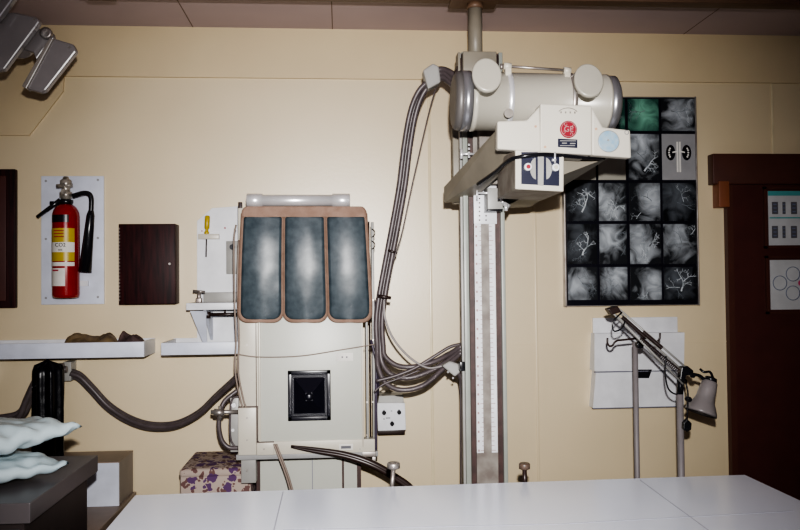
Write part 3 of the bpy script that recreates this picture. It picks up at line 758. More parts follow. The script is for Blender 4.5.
b.tube([at(477, 193, CF-.07), at(503, 193, CF-.07)], .004); b.tube([at(477, 188, CF-.07), at(477, 200, CF-.07)], .003)
build_each('lock_lever', b, m_chrome, t)
part('scale_pointer', [((487.5, 188), (503, 209.5), CF-.08, .07)], m_greyl, t)
part('pointer_edge', [((487.5, 209), (503, 211), CF-.085, .07)], m_black, t)
b = MB(); b.tube([at(503, 203, CF-.07), at(509, 207, CF-.08)], .009); b.tube([at(506, 204, CF-.09), at(506, 211, CF-.09)], .007); b.tube([at(500, 196, CF-.07), at(503, 203, CF-.09)], .006); build('clamp_screw', b, m_chrome, t)

t = thing('xray_tube_head', 'cream x-ray tube head with round horn caps, red roundel and control panel', 'x-ray tube', at(535, 150, HY))
c0 = at(459, 104, HY); c1 = at(612, 105, HY); ax = (c1-c0); L = ax.length; ax.normalize(); RR = .116
RR = abs(at(520, 71, HY).z-at(520, 131, HY).z)/2
cl, cr = at(460, 101, HY), at(599.5, 104, HY)
b = MB(); b.lathe(cl, cr-cl, [(.03, RR*.93), (.035, RR*.985), (.045, RR*.985), (.046, RR*.955), (L-.04, RR*.955), (L-.039, RR*.97), (L-.03, RR*.97)], 56); build('tube_housing', b, m_cream, t)
b = MB(); b.lathe(cl, cr-cl, [(0, RR*.98), (.028, RR*.985), (.0285, RR*.9)], 56); ec = build('end_cap', b, m_cap, t)
b = MB(); b.lathe(cl, cr-cl, [(-.024, RR*.62), (-.022, RR*.82), (-.016, RR*.93), (0, RR*.985), (.001, RR*.9)], 56); build('end_rim', b, m_capdark, ec)
b = MB(); b.lathe(cl, cr-cl, [(L-.032, RR*.82), (L-.031, RR*.93), (L-.004, RR*.93), (L+.004, RR*.80), (L+.006, .6*RR)], 56); build('end_cap', b, m_cap, t)
for px in (506, 567):
    d0 = (at(px, 100, HY)-cl).dot(ax)
    b = MB(); b.lathe(cl, cr-cl, [(d0-.008, RR*.965), (d0-.007, RR*.985), (d0+.007, RR*.985), (d0+.008, RR*.965)], 56)
    build('clamp_band', b, m_steel if px > 560 else m_chrome, t)
b = MB(); disc(b, 508, 114, HY-RR, .014, .014, 20); build('band_bolt', b, m_stain, t)
# horns
for (px, py, yb, m_) in ((487, 74.5, .05, 0), (589, 80, .05, 0)):
    f = at(px, py, HY-RR*1.15)      # face centre
    axh = Vector((-.02, -.86, .28)).normalized() 
    rh = .0450
    b = MB(); b.lathe(f, -axh, [(-.0022, rh*.90), (-.0012, rh*.97), (.001, rh), (.014, rh), (.0145, rh*.93), (.12, rh*.95), (.17, rh*.95)], 48)
    for v in b.b.verts: 
        v.co.z = f.z+(v.co.z-f.z)*1.26
    h_ = build('cable_horn', b, m_cream, t)
    b = MB(); b.lathe(f-axh*.075, -axh, [(0, rh*1.06), (.012, rh*1.1), (.03, rh*1.02)], 48)
    for v in b.b.verts: v.co.z = f.z+(v.co.z-f.z)*1.26
    build('horn_collar', b, m_cream, h_)
RY = HY-RR*.55
b = MB(); b.tube([at(503, 66, RY), at(568, 70.5, RY)], .0045, 10); build('handle_rod', b, m_steel, t)
b = MB()
b.tube([at(503.5, 66, RY), at(511, 66.6, RY)], .011, 14); b.tube([at(563.5, 70.5, RY), at(570.5, 71, RY)], .011, 14)
b.box(X(505, 70, RY), X(511, 70, RY), RY-.008, RY+.02, Z(505, 82, RY), Z(505, 67, RY), .002); b.box(X(564, 70, RY), X(570, 70, RY), RY-.008, RY+.02, Z(564, 86, RY), Z(564, 71, RY), .002)
build('rod_clamp', b, m_offw, t)
b = MB(); b.tube([at(566, 82, RY-.01), at(580, 69, RY-.01)], .003); b.tube([at(501.5, 64, RY), at(501.5, 69, RY)], .005); build('stay_rod', b, m_steel, t)
# front fascia (roll so it droops slightly to the right as on the photo)
PF = HY-RR-.05
def fasc(pts, Y, d, m, name, bev=.003): return build(name, MB().prism([at(x, y, Y) for x, y in pts], (0, d, 0), bev), m, t)
fasc([(497.5, 121), (527, 120), (540, 106), (541, 152), (497.5, 149)], PF+.004, .035, m_fascia, 'left_wing', .005)
fasc([(592, 107), (603, 127), (630.5, 130), (631.5, 158), (592, 155)], PF+.004, .035, m_fascia, 'right_wing', .005)
fasc([(540.5, 103.5), (592, 105.5), (592, 155), (540.5, 152)], PF, .12, m_fascia, 'centre_plate', .004)
def face(px, py): return at(px, py, PF)
# roundel
rc = face(568.3, 129.5)
b = MB(); b.lathe(rc+Vector((0, .0002, 0)), (0, -1, 0), [(0, .026), (.002, .026), (.003, .0245)], 40); rd = build('roundel', b, m_redflat, t)
b = MB(); y_ = rc.y-.0042
b.tube([rc+Vector((math.cos(a)*.0225, y_-rc.y, math.sin(a)*.0225)) for a in [k*math.pi/20 for k in range(41)]], .0009, 5)
for k in range(4):
    a0 = k*math.pi/2+.5; ce = rc+Vector((math.cos(a0)*.0165, y_-rc.y, math.sin(a0)*.0165))
    b.tube([ce+Vector((math.cos(a0+q)*.0055*(1-q/9), 0, math.sin(a0+q)*.0055*(1-q/9))) for q in [j*.5 for j in range(11)]], .0009, 5)
build('roundel_scrolls', b, m_scroll, rd)
tx = text('monogram', 'GE', rc+Vector((0, -.0040, 0)), .024, m_scroll, rd)
tx.data.transform(Matrix.Translation((0, 0, 0)))
fasc([(558, 138.5), (577.5, 139.5), (577.5, 148), (558, 147)], PF-.002, .002, m_navy, 'nameplate', .0005)
b = MB()
for y0, h_, x0, x1 in ((140.4, .8, 560, 576), (142.6, 1.1, 562, 567), (142.9, 1.1, 570, 575.5), (145.2, .8, 560, 575)):
    a = at(x0, y0, PF-.0026); c = at(x1, y0+h_, PF-.0026); b.box(a.x, c.x, PF-.0026, PF-.002, c.z, a.z)
build('nameplate_print', b, m_greyl, t)
dc = at(608.3, 141.5, PF+.004)
b = MB(); b.lathe(dc, (0, -1, 0), [(0, .0325), (.003, .0325), (.004, .030)], 40); dl = build('dial', b, m_dial, t)
b = MB(); b.tube([dc+Vector((math.cos(a)*.0325, -.003, math.sin(a)*.0325)) for a in [k*math.pi/20 for k in range(41)]], .0011, 5); b.lathe(dc+Vector((-.002, -.004, .003)), (0, -1, 0), [(0, .003), (.003, .003)], 10)
build('dial_rim', b, m_greyl, dl)
b = MB(); cc = face(568, 116)
b.tube([cc+Vector((math.cos(a)*.032, -.001, math.sin(a)*.022+.002)) for a in [R(30+k*12) for k in range(11)]], .0012, 5)
for k in range(4): q_ = face(561+k*4.6, 112.3+k*.1); b.box(q_.x-.002, q_.x+.002, PF-.001, PF, q_.z-.003, q_.z+.003)
build('angle_scale', b, m_stain, t)
b = MB()
for px, py in ((535.5, 126.5), (545, 147), (596, 129)): disc(b, px, py, PF+.004 if px > 592 or px < 540 else PF, .004, .002, 12)
build_each('screw', b, mat('copper_screw', (.55, .36, .25), .4), t)
b = MB(); q_ = at(626.5, 132.5, PF+.004); b.tube([q_+Vector((math.cos(a)*.006, -.001, math.sin(a)*.006)) for a in [k*math.pi/8 for k in range(17)]], .0013, 5); build('eyelet', b, m_grey, t)
# collimator
b = MB(); b.hexa(Q([(516.5, 150, PF+.01), (563.5, 150, PF+.01), (563, 187, PF+.01), (516, 195, PF+.01)][:0] or [(515.5, 148, PF+.012), (564, 148, PF+.012), (563.5, 191.5, PF+.012), (515.5, 189, PF+.012)]),
              [v+Vector((0, .26, 0)) for v in Q([(515.5, 148, PF+.012), (564, 148, PF+.012), (563.5, 191.5, PF+.012), (515.5, 189, PF+.012)])])
cbx = build('collimator_body', b, m_stain, t)
fasc([(515.5, 150), (564, 150), (563.5, 191.5), (515.5, 189)], PF+.008, .012, m_fascia, 'collimator_face', .003)
fasc([(521.3, 152), (559.5, 152), (559.3, 186), (521.3, 184)], PF+.0065, .003, m_navy, 'collimator_panel', .0005)
for px, sgn in ((534, -1), (548, 1)):
    cc = at(px, 168.5, PF+.0055); b = MB()
    pts = [cc+Vector((sgn*(-.008+.020*math.cos(a)), 0, .033*math.sin(a))) for a in [R(-82+k*164/16) for k in range(17)]]
    b.prism(pts, (0, .001, 0)); build('shutter_scale', b, m_greyl, t)
fasc([(538, 152), (544, 152), (543.5, 185.5), (538, 185)], PF+.003, .005, m_greyl, 'centre_bar', .0005)
for px, py, mm in ((527, 167.5, m_redflat), (554.5, 168, None)):
    cc = at(px, py, PF+.006); b = MB(); b.lathe(cc, (0, -1, 0), [(0, .0115), (.016, .0115), (.018, .010)], 24); kn = build('collimator_knob', b, m_white, t)
    b = MB(); b.lathe(cc+Vector((0, -.018, 0)), (0, -1, 0), [(0, .0065), (.001, .0065)], 16); build('knob_cap', b, mm or m_offw, kn)
mount = MB(); mount.box(at(520, 150, PF+.04).x, at(596, 150, PF+.04).x, PF+.03, HY, at(540, 147, PF).z, at(540, 122, PF).z, .004); build('mount_block', mount, m_arm, t)
b = MB(); b.tube([at(555, 152, PF-.0), at(555, 163, PF-.0)], .003); b.tube([at(552, 160, PF), at(556, 160, PF)], .004); build('light_lever', b, m_chrome, t)
b = MB(); b.tube([at(478, 184, HY+.1), at(495, 172, HY+.0), at(508, 161, HY-.1), at(522, 156.5, PF+.0), at(545, 154.5, PF+.0), at(580, 157, PF+.03), at(604, 158, PF+.08)], .0062, 10, sub=8)
tag(build('cable', b, m_black), 'thin black cable looped under the cream x-ray tube head', 'cable')

# ------------------------------------------------------------------ main cable bundle, top connector to stand to column
hp = [(432, 80, 2.92), (421, 92, 2.93), (413, 112, 2.95), (407, 145, 2.97), (402, 185, 2.99), (395, 225, 3.0), (388, 262, 3.0), (382, 295, 3.0), (379, 322, 3.0), (380, 345, 3.0)]
tails = [
 [(385, 356, 3.0), (396, 365, 3.0), (411, 367, 3.0), (430, 363, 2.99), (446, 356, 2.97), (462, 346, 2.93)],
 [(382, 362, 3.0), (391, 374, 3.0), (408, 378, 3.0), (428, 372, 2.99), (446, 362, 2.97), (462, 349, 2.93)],
 [(378, 366, 3.0), (386, 383, 3.0), (402, 390, 3.0), (424, 385, 2.99), (444, 368, 2.97), (462, 352, 2.93)],
]
b = MB()
offs = [(3.2, 0, 0), (0, 0, .010), (-2.8, 0, -.006)]
for (dx, dy, dY), tl in zip(offs, tails): b.tube([at(px+dx, py+dy, Y+dY) for px, py, Y in hp]+[at(*q) for q in tl], .0100, 10, sub=8)
b.tube([at(x, y, 2.96) for x, y in ((437, 84), (430, 108), (420, 150), (411, 190), (402, 232), (393, 262))], .0024, 6, sub=8)
tag(build('cable_bundle', b, m_hose), 'long grey cable bundle looping from the tube head down beside the apron', 'cable')
b = MB(); b.tube([at(x, y, 2.97) for x, y in ((384, 300), (385, 318), (393, 338), (408, 356), (425, 367), (438, 367), (450, 362), (462, 350))], .0042, 8, sub=8)
tag(build('cable', b, m_hoselt), 'thin light grey cable inside the loop between stand and column', 'cable')
b = MB(); b.tube([at(x, y, 2.99) for x, y in ((376, 381), (395, 376), (415, 368), (435, 356), (450, 347), (462, 344))], .0065, 8, sub=8)
b.tube([at(x, y, 2.99) for x, y in ((374, 392), (384, 384), (400, 378), (420, 370))], .004, 8, sub=8)
tag(build('cable_bundle', b, m_hose), 'grey cables from the right rail of the film stand across the loop to the column', 'cable')
b = MB(); b.tube([at(378, 296, 2.965), at(391, 298, 2.965)], .0065, 8); b.tube([at(388, 250, 2.97), at(397, 253, 2.97)], .004, 8)
tag(build('cable_tie', b, m_dcable), 'dark tie around the long grey cable bundle beside the apron', 'cable tie')
b = MB(); b.tube([at(374, 300, BK+.05), at(377, 350, BK+.03), at(376, 400, BK+.03), at(376, 455, BK+.03)], .006, 8, sub=6); b.tube([at(371, 340, BK-.0), at(378, 370, BK-.01), at(378, 395, BK+.05)], .005, 8, sub=5)
tag(build('cable', b, mat('dark_violet_cable', (.06, .045, .075), .4)), 'dark violet cable down the right rail of the film stand', 'cable')
def connector(name, label, pts, Y, d, cables):
    t = thing(name, label, 'connector', at(*pts[2], Y))
    build('housing', MB().prism([at(x, y, Y) for x, y in pts], (0, d, 0), .006), m_greyl, t)
    b = MB()
    for k in range(2): disc(b, pts[0][0]+6+k*5, pts[0][1]+6+k*6, Y, .004, .002, 8)
    build_each('screw', b, m_grey, t)
connector('cable_connector', 'pale grey cable clamp at the top left of the column', [(423, 70), (433, 63), (439, 66), (441, 82), (428, 89)], 2.88, .06, 0)
b = MB()
for k in range(3): b.tube([at(436, 70+k*4, 2.91), at(444, 70+k*4, 2.9), at(452, 74+k*5, 2.87), at(460, 82+k*5, 2.82), at(468, 92+k*5, 2.7)], .013, 10, sub=6)
tag(build('cable_bundle', b, m_hose), 'short grey cables between the top clamp and the tube head', 'cable')
connector('cable_connector', 'pale grey cable clamp beside the lower part of the column', [(442, 366), (450, 361), (459, 364), (461, 372), (455, 377)], 2.90, .04, 0)
b = MB(); b.tube([at(457, 371, 2.92), at(462, 380, 2.93), at(464, 400, 2.95)], .009, 10, sub=6); b.tube([at(455, 374, 2.92), at(460, 384, 2.95), at(461, 440, 2.95), at(461, 520, 2.96)], .003, 6, sub=6)
tag(build('cable', b, m_hose), 'short cable dropping behind the column from the lower clamp', 'cable')

# ------------------------------------------------------------------ film display panel
PYf = W-.03
pa, pb = at(563, 97, PYf), at(698, 304, PYf)
pl = X(566, 250, PYf); pr = X(698, 250, PYf)
t = thing('film_display', 'black framed wall panel of x-ray films in five rows behind the tube head', 'display panel', ((pl+pr)/2, W, pb.z))
build('backing', MB().box(pl, pr, PYf, W, pb.z, pa.z), m_blackgl, t)
b = MB()
for q in ((pl-.008, pl, pb.z-.006, pa.z+.006), (pr-.004, pr+.002, pb.z-.006, pa.z+.006), (pl-.008, pr+.002, pa.z-.002, pa.z+.003), (pl-.008, pr+.002, pb.z-.004, pb.z)): b.box(q[0], q[1], PYf-.008, W, q[2], q[3], .0015)
fo = build('frame', b, m_steel, t)
cols = [(567.5, 597), (599.5, 627), (630, 661), (663.5, 697)]
rowsY = [(99, 131), (134, 180), (183, 221), (224, 264), (267, 300)]
def vein(b, p, ang, ln, w, depth, y, lim):
    n = 4; pts = [p]
    for k in range(n):
        ang += random.uniform(-.35, .35); q = pts[-1]+Vector((math.cos(ang), 0, math.sin(ang)))*ln/n
        if not (lim[0] < q.x < lim[1] and lim[2] < q.z < lim[3]): break
        pts.append(q)
    if len(pts) < 2: return
    for k in range(len(pts)-1):
        d = (pts[k+1]-pts[k]).normalized(); nn = Vector((-d.z, 0, d.x)); w0 = w*(1-.35*k/n); w1 = w*(1-.35*(k+1)/n)
        vs = [b.b.verts.new(q) for q in (pts[k]-nn*w0, pts[k]+nn*w0, pts[k+1]+nn*w1, pts[k+1]-nn*w1)]; b._f(vs)
    if depth: 
        for s_ in random.sample((-1, 1, -.4, .5), 2 if depth > 1 else 3): vein(b, pts[-1], ang+s_*random.uniform(.4, .9), ln*.72, w*.62, depth-1, y, lim)
        vein(b, pts[len(pts)//2], ang+random.choice((-1, 1))*1.1, ln*.5, w*.5, depth-1, y, lim)
random.seed(21)
for ri, (y0, y1) in enumerate(rowsY):
    for ci, (x0, x1) in enumerate(cols):
        ax0, ax1 = X(x0, 250, PYf), X(x1, 250, PYf); z1, z0 = Z((x0+x1)/2, y0, PYf), Z((x0+x1)/2, y1, PYf)
        b = MB(); yf = PYf-.0012; b.box(ax0, ax1, yf, PYf+.0005, z0, z1)
        cx_, cz_ = (ax0+ax1)/2, (z0+z1)/2; yv = yf-.0004
        if ri == 1 and ci == 3:      # kidney diagram
            b.mi = 1
            for s_ in (-1, 1):
                pts = [Vector((cx_+s_*(.038+.022*math.cos(a)), yv, cz_+.02+.036*math.sin(a)*(1 if True else 1))) for a in [k*math.pi/12 for k in range(24)]]
                b._f([b.b.verts.new(q) for q in pts])
            b.mi = 2
            for s_ in (-1, 1):
                for k in range(5):
                    a_ = R(-60+k*30); c_ = Vector((cx_+s_*(.036+.010*math.cos(a_)), yv-.0004, cz_+.02+.022*math.sin(a_)))
                    b._f([b.b.verts.new(c_+Vector((math.cos(q)*.0045, 0, math.sin(q)*.0045))) for q in [j*math.pi/4 for j in range(8)]])
                b.prism([Vector((cx_+s_*.004, yv, cz_+.03)), Vector((cx_+s_*.03, yv, cz_+.024)), Vector((cx_+s_*.03, yv, cz_+.018)), Vector((cx_+s_*.004, yv, cz_+.022))], (0, -.0003, 0))
                b.box(cx_+s_*.006-.004, cx_+s_*.006+.004, yv-.0004, yv, cz_-.07, cz_+.07)
            build('film', b, [m_kidney, m_black, m_paper], t); continue
        if ri == 1 and ci < 2:
            build('film', b, m_plainfilm, t); continue
        green = ri == 0 and ci in (1, 2)
        dark = (ri, ci) in ((2, 0), (3, 0), (4, 3), (1, 0), (1, 1), (0, 0), (2, 3))
        m0 = m_filmg if green else (random.choice(m_filmd) if dark else random.choice(m_films))
        lim = (ax0+.006, ax1-.006, z0+.006, z1-.006)
        for k in range(2):
            b.mi = random.choice((1, 2)) if k == 0 else 2
            st = Vector((random.uniform(ax0+.03, ax1-.03), yv-.0002*k, random.uniform(z0+.02, z1-.03)))
            vein(b, st, random.uniform(0, 6.28), random.uniform(.03, .055), .0017 if b.mi == 1 else .0015, 3, yv, lim)
        if (ri, ci) in ((4, 3), (2, 0), (2, 1), (3, 0), (3, 2), (1, 2)):
            b.mi = 1; vein(b, Vector((cx_, yv-.001, z0+.04)), 1.2, .045, .0040, 3, yv, lim)
        b.mi = 2
        # soft bright area: a few vertebra-like patches
        if not dark:
            for k in range(3):
                c_ = Vector((cx_+random.uniform(-.04, .04), yf-.0002, z0+(z1-z0)*random.uniform(.2, .8)))
        build('film', b, [m0, m_vein, m_veind], t)

# ------------------------------------------------------------------ white wall document box + small black clip
DYb = 3.43
t = thing('document_box', 'white wall-mounted document holder with sloping tiers behind the lamp', 'box', at(640, 408, W))
part('back_plate', [((593, 318), (678, 345), W-.012, .012)], m_white, t)
b = MB(); q = [at(594.5, 333.5, DYb+.02), at(684.5, 332.5, DYb+.02), at(684, 371, DYb), at(594.5, 371, DYb)]
b.hexa([Vector((v.x, v.y, v.z)) for v in q], [Vector((v.x, W, v.z)) for v in q]); build('upper_flap', b, m_white, t)
b = MB(); q = [at(596, 371, DYb+.014), at(684, 371, DYb+.014), at(684, 406, DYb+.014), at(593, 408, DYb+.014)]
b.hexa(q, [Vector((v.x, W, v.z)) for v in q]); build('lower_compartment', b, m_white, t)
b = MB(); b.prism([at(x, y, DYb-.001) for x, y in ((637, 369.5), (652, 369.5), (649, 378), (637, 378))], (0, .016, 0)); build('hand_slot', b, m_black, t)
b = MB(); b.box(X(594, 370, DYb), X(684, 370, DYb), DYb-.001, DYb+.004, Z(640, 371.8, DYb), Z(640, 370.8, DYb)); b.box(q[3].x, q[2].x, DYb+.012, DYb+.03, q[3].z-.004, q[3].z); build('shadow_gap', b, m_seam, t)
o = MB(); o.tube([at(609, 314, 3.46), at(614, 308, 3.46), at(620, 311, 3.46), at(616, 315, 3.46)], .004, 8, sub=4)
# ------------------------------------------------------------------ IV stand and folding lamp
IY = 2.97
tx_ = X(636, 400, IY)
t = thing('iv_stand', 'grey tube stand with two dark hooks at its top, left of the lamp', 'stand', (tx_, IY, 0))
build('pole', MB().tube([(tx_, IY, .03), (tx_, IY, Z(636, 342, IY))], .0105, 20), m_pole, t)
b = MB()
b.tube([at(636, 338.5, IY), at(622, 340, IY), at(617.5, 340.5, IY), at(614.5, 342.5, IY), at(612.5, 345.5, IY), at(609.5, 346, IY), at(607.5, 343, IY), at(607.5, 338, IY)], .004, 8, sub=4); h_ = build('hook', b, m_dcable, t)
b = MB(); b.tube([at(636, 340, IY), at(646, 338, IY), at(652, 341, IY), at(656, 342, IY), at(659.5, 339, IY), at(660, 333, IY)], .004, 8, sub=4); build('hook', b, m_dcable, t)
b = MB(); b.lathe(at(638.5, 344.5, IY-.012), (0, -1, 0), [(0, .015), (.02, .015), (.022, .012)], 8); build('clamp_knob', b, m_black, t)
for k in range(3):
    a_ = k*2*math.pi/3+.3; b = MB(); b.tube([Vector((tx_, IY, .07)), Vector((tx_+math.cos(a_)*.2, IY+math.sin(a_)*.2, .02))], .010, 10); build('leg', b, m_pole, t)

LY = 2.82
lx = X(680.5, 430, LY)
t = thing('folding_lamp', 'grey articulated lamp on a stand with bell shade facing down left', 'lamp', (lx, LY, 0))
ptop = Z(680, 394, LY)
build('pole', MB().tube([(lx, LY, .02), (lx, LY, ptop)], .0125, 20), m_pole, t)
b = MB(); b.lathe((lx, LY, 0), (0, 0, 1), [(0, .14), (.015, .14), (.02, .13), (.03, .03)], 40); build('base', b, m_grey, t)
b = MB(); b.tube([(lx, LY, ptop-.005), at(681, 372, LY)], .012, 12); b.tube([at(679, 381, LY-.015), at(685, 381, LY+.0)], .010); build('pivot', b, m_black, t)
def bar(p, q, r, m, name, n=10): return build(name, MB().tube([at(*p), at(*q)], r, n), m, t)
E = (612, 309, LY)
bar((611, 311, LY-.014), (678, 379, LY-.014), .0038, m_greyl, 'lower_arm_bar'); bar((611, 311, LY+.014), (678, 379, LY+.014), .0038, m_greyl, 'lower_arm_bar')
bar((617, 316, LY-.02), (683, 384, LY-.02), .0038, m_greyl, 'lower_arm_bar')
bar((618, 308, LY-.014), (690, 371, LY-.014), .0038, m_greyl, 'upper_arm_bar'); bar((620, 313, LY+.012), (686, 374, LY+.012), .0038, m_greyl, 'upper_arm_bar')
b = MB()
for (p_, q_) in (((622, 317), (645, 337)), ((640, 338), (680, 372)), ((643, 332), (662, 348))):
    P0, P1 = at(*p_, LY-.022), at(*q_, LY-.022); d_ = P1-P0; u_ = d_.orthogonal().normalized(); w_ = d_.normalized().cross(u_); NT = 26
    b.tube([P0+d_*(i/(NT*8))+(u_*math.cos(i*math.pi/4)+w_*math.sin(i*math.pi/4))*.0055 for i in range(NT*8+1)], .0022, 5)
build('spring', b, m_dcable, t)
b = MB(); b.prism([at(x, y, LY-.02) for x, y in ((608, 309), (618, 306), (622, 312), (612, 315))], (0, .045, 0), .004); build('elbow_joint', b, m_dcable, t)
b = MB(); b.prism([at(x, y, LY-.02) for x, y in ((682, 367), (688, 366), (694, 371), (692, 376), (687, 375), (684, 382), (680, 380))], (0, .03, 0), .003); build('head_joint', b, m_black, t)
b = MB(); b.lathe(at(692, 375, LY-.022), (0, -1, 0), [(0, .010), (.010, .010)], 12); b.tube([at(692, 374, LY), at(700, 376, LY), at(707, 382, LY)], .006, 8, sub=4); build('swivel', b, m_black, t)
# shade: axis from socket (708,378) to opening centre (700,415)
s0 = at(710.5, 380, LY); s1 = at(700.5, 413.5, LY-.012); axs = s1-s0; Ls = axs.length
b = MB(); prof = [(-.004, .010), (0, .020), (.010, .028), (Ls*.3, .032), (Ls*.5, .033), (Ls*.62, .037), (Ls*.76, .047), (Ls*.93, .057), (Ls, .058), (Ls*.93, .055), (Ls*.6, .034), (Ls*.3, .030)]
sh = build('lamp_shade', MB().lathe(s0, axs, prof, 40, cap=False), m_lampgrey, t)
b = MB(); b.lathe(s0-axs.normalized()*.012, axs, [(0, .012), (.003, .021), (.016, .024)], 24); build('socket_cap', b, m_black, t)
b = MB(); b.lathe(s0+axs*.4, axs, [(0, .012), (.02, .014), (.04, .024), (.06, .024), (.075, .010)], 20); build('bulb', b, m_paper, sh)
b = MB(); b.tube([at(700, 369, LY-.02), at(704, 372, LY-.03), at(710, 372, LY-.03), at(713, 378, LY-.01)], .0045, 8, sub=5)
b.tube([at(622, 312, LY-.03), at(613, 322, LY-.03), at(614, 331, LY-.03), at(622, 328, LY-.03), at(626, 318, LY-.02)], .003, 6, sub=6)
b.tube([at(666, 356, LY-.03), at(665, 372, LY-.03), at(668, 388, LY-.03), at(675, 394, LY-.02), at(680, 392, LY-.02)], .003, 6, sub=6)
b.tube([at(686, 383, LY-.03), at(688, 395, LY-.03), at(687, 420, LY-.03)], .003, 6, sub=6); build('cord', b, m_black, t)
b = MB(); cc = at(688, 399, LY-.02); b.lathe(cc, (0, -1, 0), [(-.008, .010), (.012, .010)], 10); build('shade_knob', b, m_black, t)
b = MB(); cc = at(687.5, 425.5, LY-.03); b.prism([at(x, y, LY-.035) for x, y in ((687.5, 419), (692, 423.5), (691.5, 430), (687, 432), (683.5, 429), (684, 423))], (0, .02, 0), .003); build('inline_switch', b, m_black, t)

# ------------------------------------------------------------------ foreground table
TZ = .80
B0 = atz(135, 495, TZ); B1 = atz(745, 474.5, TZ); Rr = atz(800, 500, TZ); Lr = atz(105, 530, TZ)
dr = (Rr-B1).normalized(); dl_ = (Lr-B0).normalized()
Fr = B1+dr*.80; Fl = B0+dl_*.80
print('TABLE', B0, B1, dr, dl_)
t = thing('examination_table', 'long white laminate examination table across the bottom of the photo', 'table', ((B0+B1)/2+dl_*.35).to_tuple()[:2]+(0,))
build('tabletop', MB().prism([B0, B1, Fr, Fl], (0, 0, -.035), .003), m_table, t)
def lerp(a, b_, k): return a+(b_-a)*k
b = MB()
def seam(p, q, w=.0016):
    d = (q-p).normalized(); n = Vector((-d.y, d.x, 0))*w; b.prism([p-n, p+n, q+n, q-n], (0, 0, .0005))
s1_ = atz(283, 492, TZ); s1b = atz(274, 530, TZ); s2 = atz(640, 480, TZ); s2b = atz(708, 530, TZ)
seam(s1_, s1_+(s1b-s1_).normalized()*.78); seam(s2, s2+(s2b-s2).normalized()*.72)
l1_ = atz(560, 524, TZ); l2_ = atz(793, 511, TZ); seam(l1_, l2_)
seam(atz(283, 530, TZ), l1_)
build_each('laminate_seam', b, m_tseam, t)
cen = (B0+B1)/2+dl_*.38; e = (B1-B0).normalized(); g = Vector((-e.y, e.x, 0))
def slab(hx, hy, z0, z1, c_=cen): return [Vector((*(c_+e*sx*hx+g*sy*hy).to_tuple()[:2], z1)) for sx, sy in ((-1, -1), (1, -1), (1, 1), (-1, 1))], (0, 0, z0-z1)
build('pedestal', MB().prism(*slab(.45, .22, .04, TZ-.09), .004), m_offw, t)
build('under_frame', MB().prism(*slab(.85, .30, TZ-.09, TZ-.035), .003), m_greyl, t)
build('foot_plate', MB().prism(*slab(.60, .28, 0, .04), .003), m_grey, t)
railc = (B0+B1)/2+g*.03
build('accessory_rail', MB().prism(*slab(.75, .022, TZ-.075, TZ-.045, railc), .003), m_steel, t)
# knobs on rear rail
def knob(label, px, topy, slant, md, mp_, rad):
    k = (X(px, 480, 2.5)-B0.x)/(B1.x-B0.x)
    base = B0+(B1-B0)*k+g*.03; base.z = TZ-.045
    Yk = base.y; top = at(px+slant, topy+5, Yk)
    base = Vector((X(px, 490, Yk), Yk, TZ-.045))
    t = thing('clamp_post', label, 'clamp', base)
    build('post', MB().tube([base, top], .0075, 12), mp_, t)
    build('ball_joint', MB().lathe(base, (0, 0, 1), [(0, .016), (.02, .016), (.03, .009)], 12), mp_, t)
    build('clamp_knob', MB().lathe(top-Vector((0, 0, .004)), (0, 0, 1), [(0, rad*.55), (.004, rad), (.019, rad), (.022, rad*.85)], 24), md, t)
knob('chrome clamp post with round grey knob behind the table, left of the column', 391, 463, 2.5, m_steel, m_steel, .021)
knob('dark clamp post with brown knob behind the table, right of the column', 525, 463.5, -.5, mat('brown_knob', (.13, .09, .07), .4), m_dcable, .018)

# ------------------------------------------------------------------ ceiling lamp, top left
OY = 2.85
t = thing('ceiling_spot_lamp', 'grey swivelling examination lamp hanging in the top left corner', 'lamp', at(-45, -40, OY+.1))
def plate(pts, Y, dY, name, m, bev=.004, sl=0):
    q = [at(x, y, Y+sl*(x-20)/60) for x, y in pts]; return build(name, MB().prism(q, (0, dY, 0), bev), m, t)
plate([(-30, 12), (14, 12), (36, 17), (40, 21), (36, 27), (4, 70), (-4, 71), (-30, 60)], OY-.05, .03, 'reflector_panel', m_lampgrey, .006)
plate([(-40, -20), (26, -30), (17, -6), (-2, 20), (-40, 20)], OY-.10, .03, 'reflector_panel', m_lampgrey, .006)
plate([(53, 38), (73, 44), (76.5, 51), (45, 91), (40, 92.5), (24, 88)], OY, .03, 'reflector_panel', m_lampgrey, .006)
plate([(49.5, 37), (53, 39), (26, 89), (21.5, 86)], OY-.012, .045, 'panel_rim', mat('lamp_rim_grey', (.26, .23, .205), .3), .003)
plate([(25, 36), (38, 28), (52, 32), (54, 38), (43, 50), (36, 60), (33, 52), (20, 48)], OY+.01, .03, 'hinge_bracket', m_lampgrey, .004)
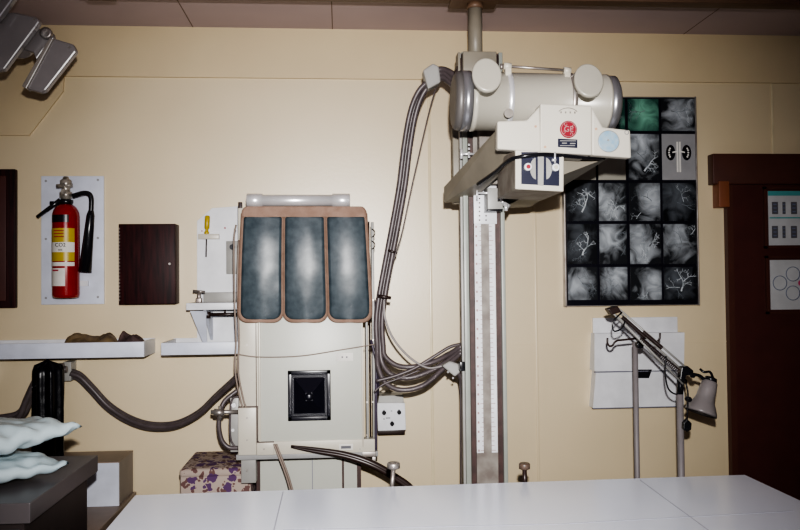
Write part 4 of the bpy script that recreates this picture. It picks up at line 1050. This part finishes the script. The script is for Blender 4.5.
b = MB(); b.lathe(at(47, 34, OY+.01), (0, -1, 0), [(0, .021), (.014, .021), (.015, .014)], 24); b.lathe(at(47, 34, OY-.008), (0, -1, 0), [(0, .006), (.004, .006)], 12); build('hinge_bolt', b, m_steel, t)
b = MB(); b.lathe(at(20, 44, OY+.05), Vector((.3, -.2, -.6)), [(0, .05), (.03, .045), (.05, .02)], 24); b.tube([at(10, 40, OY+.05), at(-30, 10, OY+.08), at(-45, -20, OY+.1)], .02, 16, sub=6)
s_ = at(-45, -20, OY+.1); b.tube([s_, Vector((s_.x, s_.y, CEIL))], .02, 16); b.lathe((s_.x, s_.y, CEIL), (0, 0, -1), [(0, .07), (.02, .065), (.03, .03)], 24)
build('support_arm', b, m_lampgrey, t)
for px, py, yy_ in ((69, 47, OY), (34, 19, OY-.05)):
    b = MB(); b.lathe(at(px, py, yy_), (0, -1, 0), [(0, .005), (.003, .004)], 12); build('rivet', b, m_steel, t)

# ------------------------------------------------------------------ light: on-camera flash + weak added fill
def light(kind, name, loc, energy, color, size=.05, target=None, **kw):
    ld = bpy.data.lights.new(name, kind); ld.energy = energy; ld.color = color
    if kind == 'AREA': ld.size = size
    else: ld.shadow_soft_size = size
    for k, v in kw.items(): setattr(ld, k, v)
    o = bpy.data.objects.new(name, ld); COL.objects.link(o); o.location = loc
    if target is not None: o.rotation_euler = (Vector(target)-Vector(loc)).to_track_quat('-Z', 'Y').to_euler()
    return o
fl_pos = CAM+RT*(.02)+UP*.15
light('SPOT', 'camera_flash', fl_pos, 520, (1.0, .975, .95), .018, at(385, 315, W), spot_size=R(75), spot_blend=1.0)
light('AREA', 'added_fill_light', (-.3, -1.0, 2.2), 18, (.8, .8, 1.0), 1.4, (.2, 3, .9))  # unseen area fill, added to soften shadows and lift the tabletop
w = bpy.data.worlds.new('world'); bpy.context.scene.world = w; w.use_nodes = True
w.node_tree.nodes['Background'].inputs['Color'].default_value = (.3, .28, .4, 1); w.node_tree.nodes['Background'].inputs['Strength'].default_value = .03
sc = bpy.context.scene
sc.view_settings.view_transform = 'AgX'; sc.view_settings.look = 'AgX - High Contrast'; sc.view_settings.exposure = -0.26
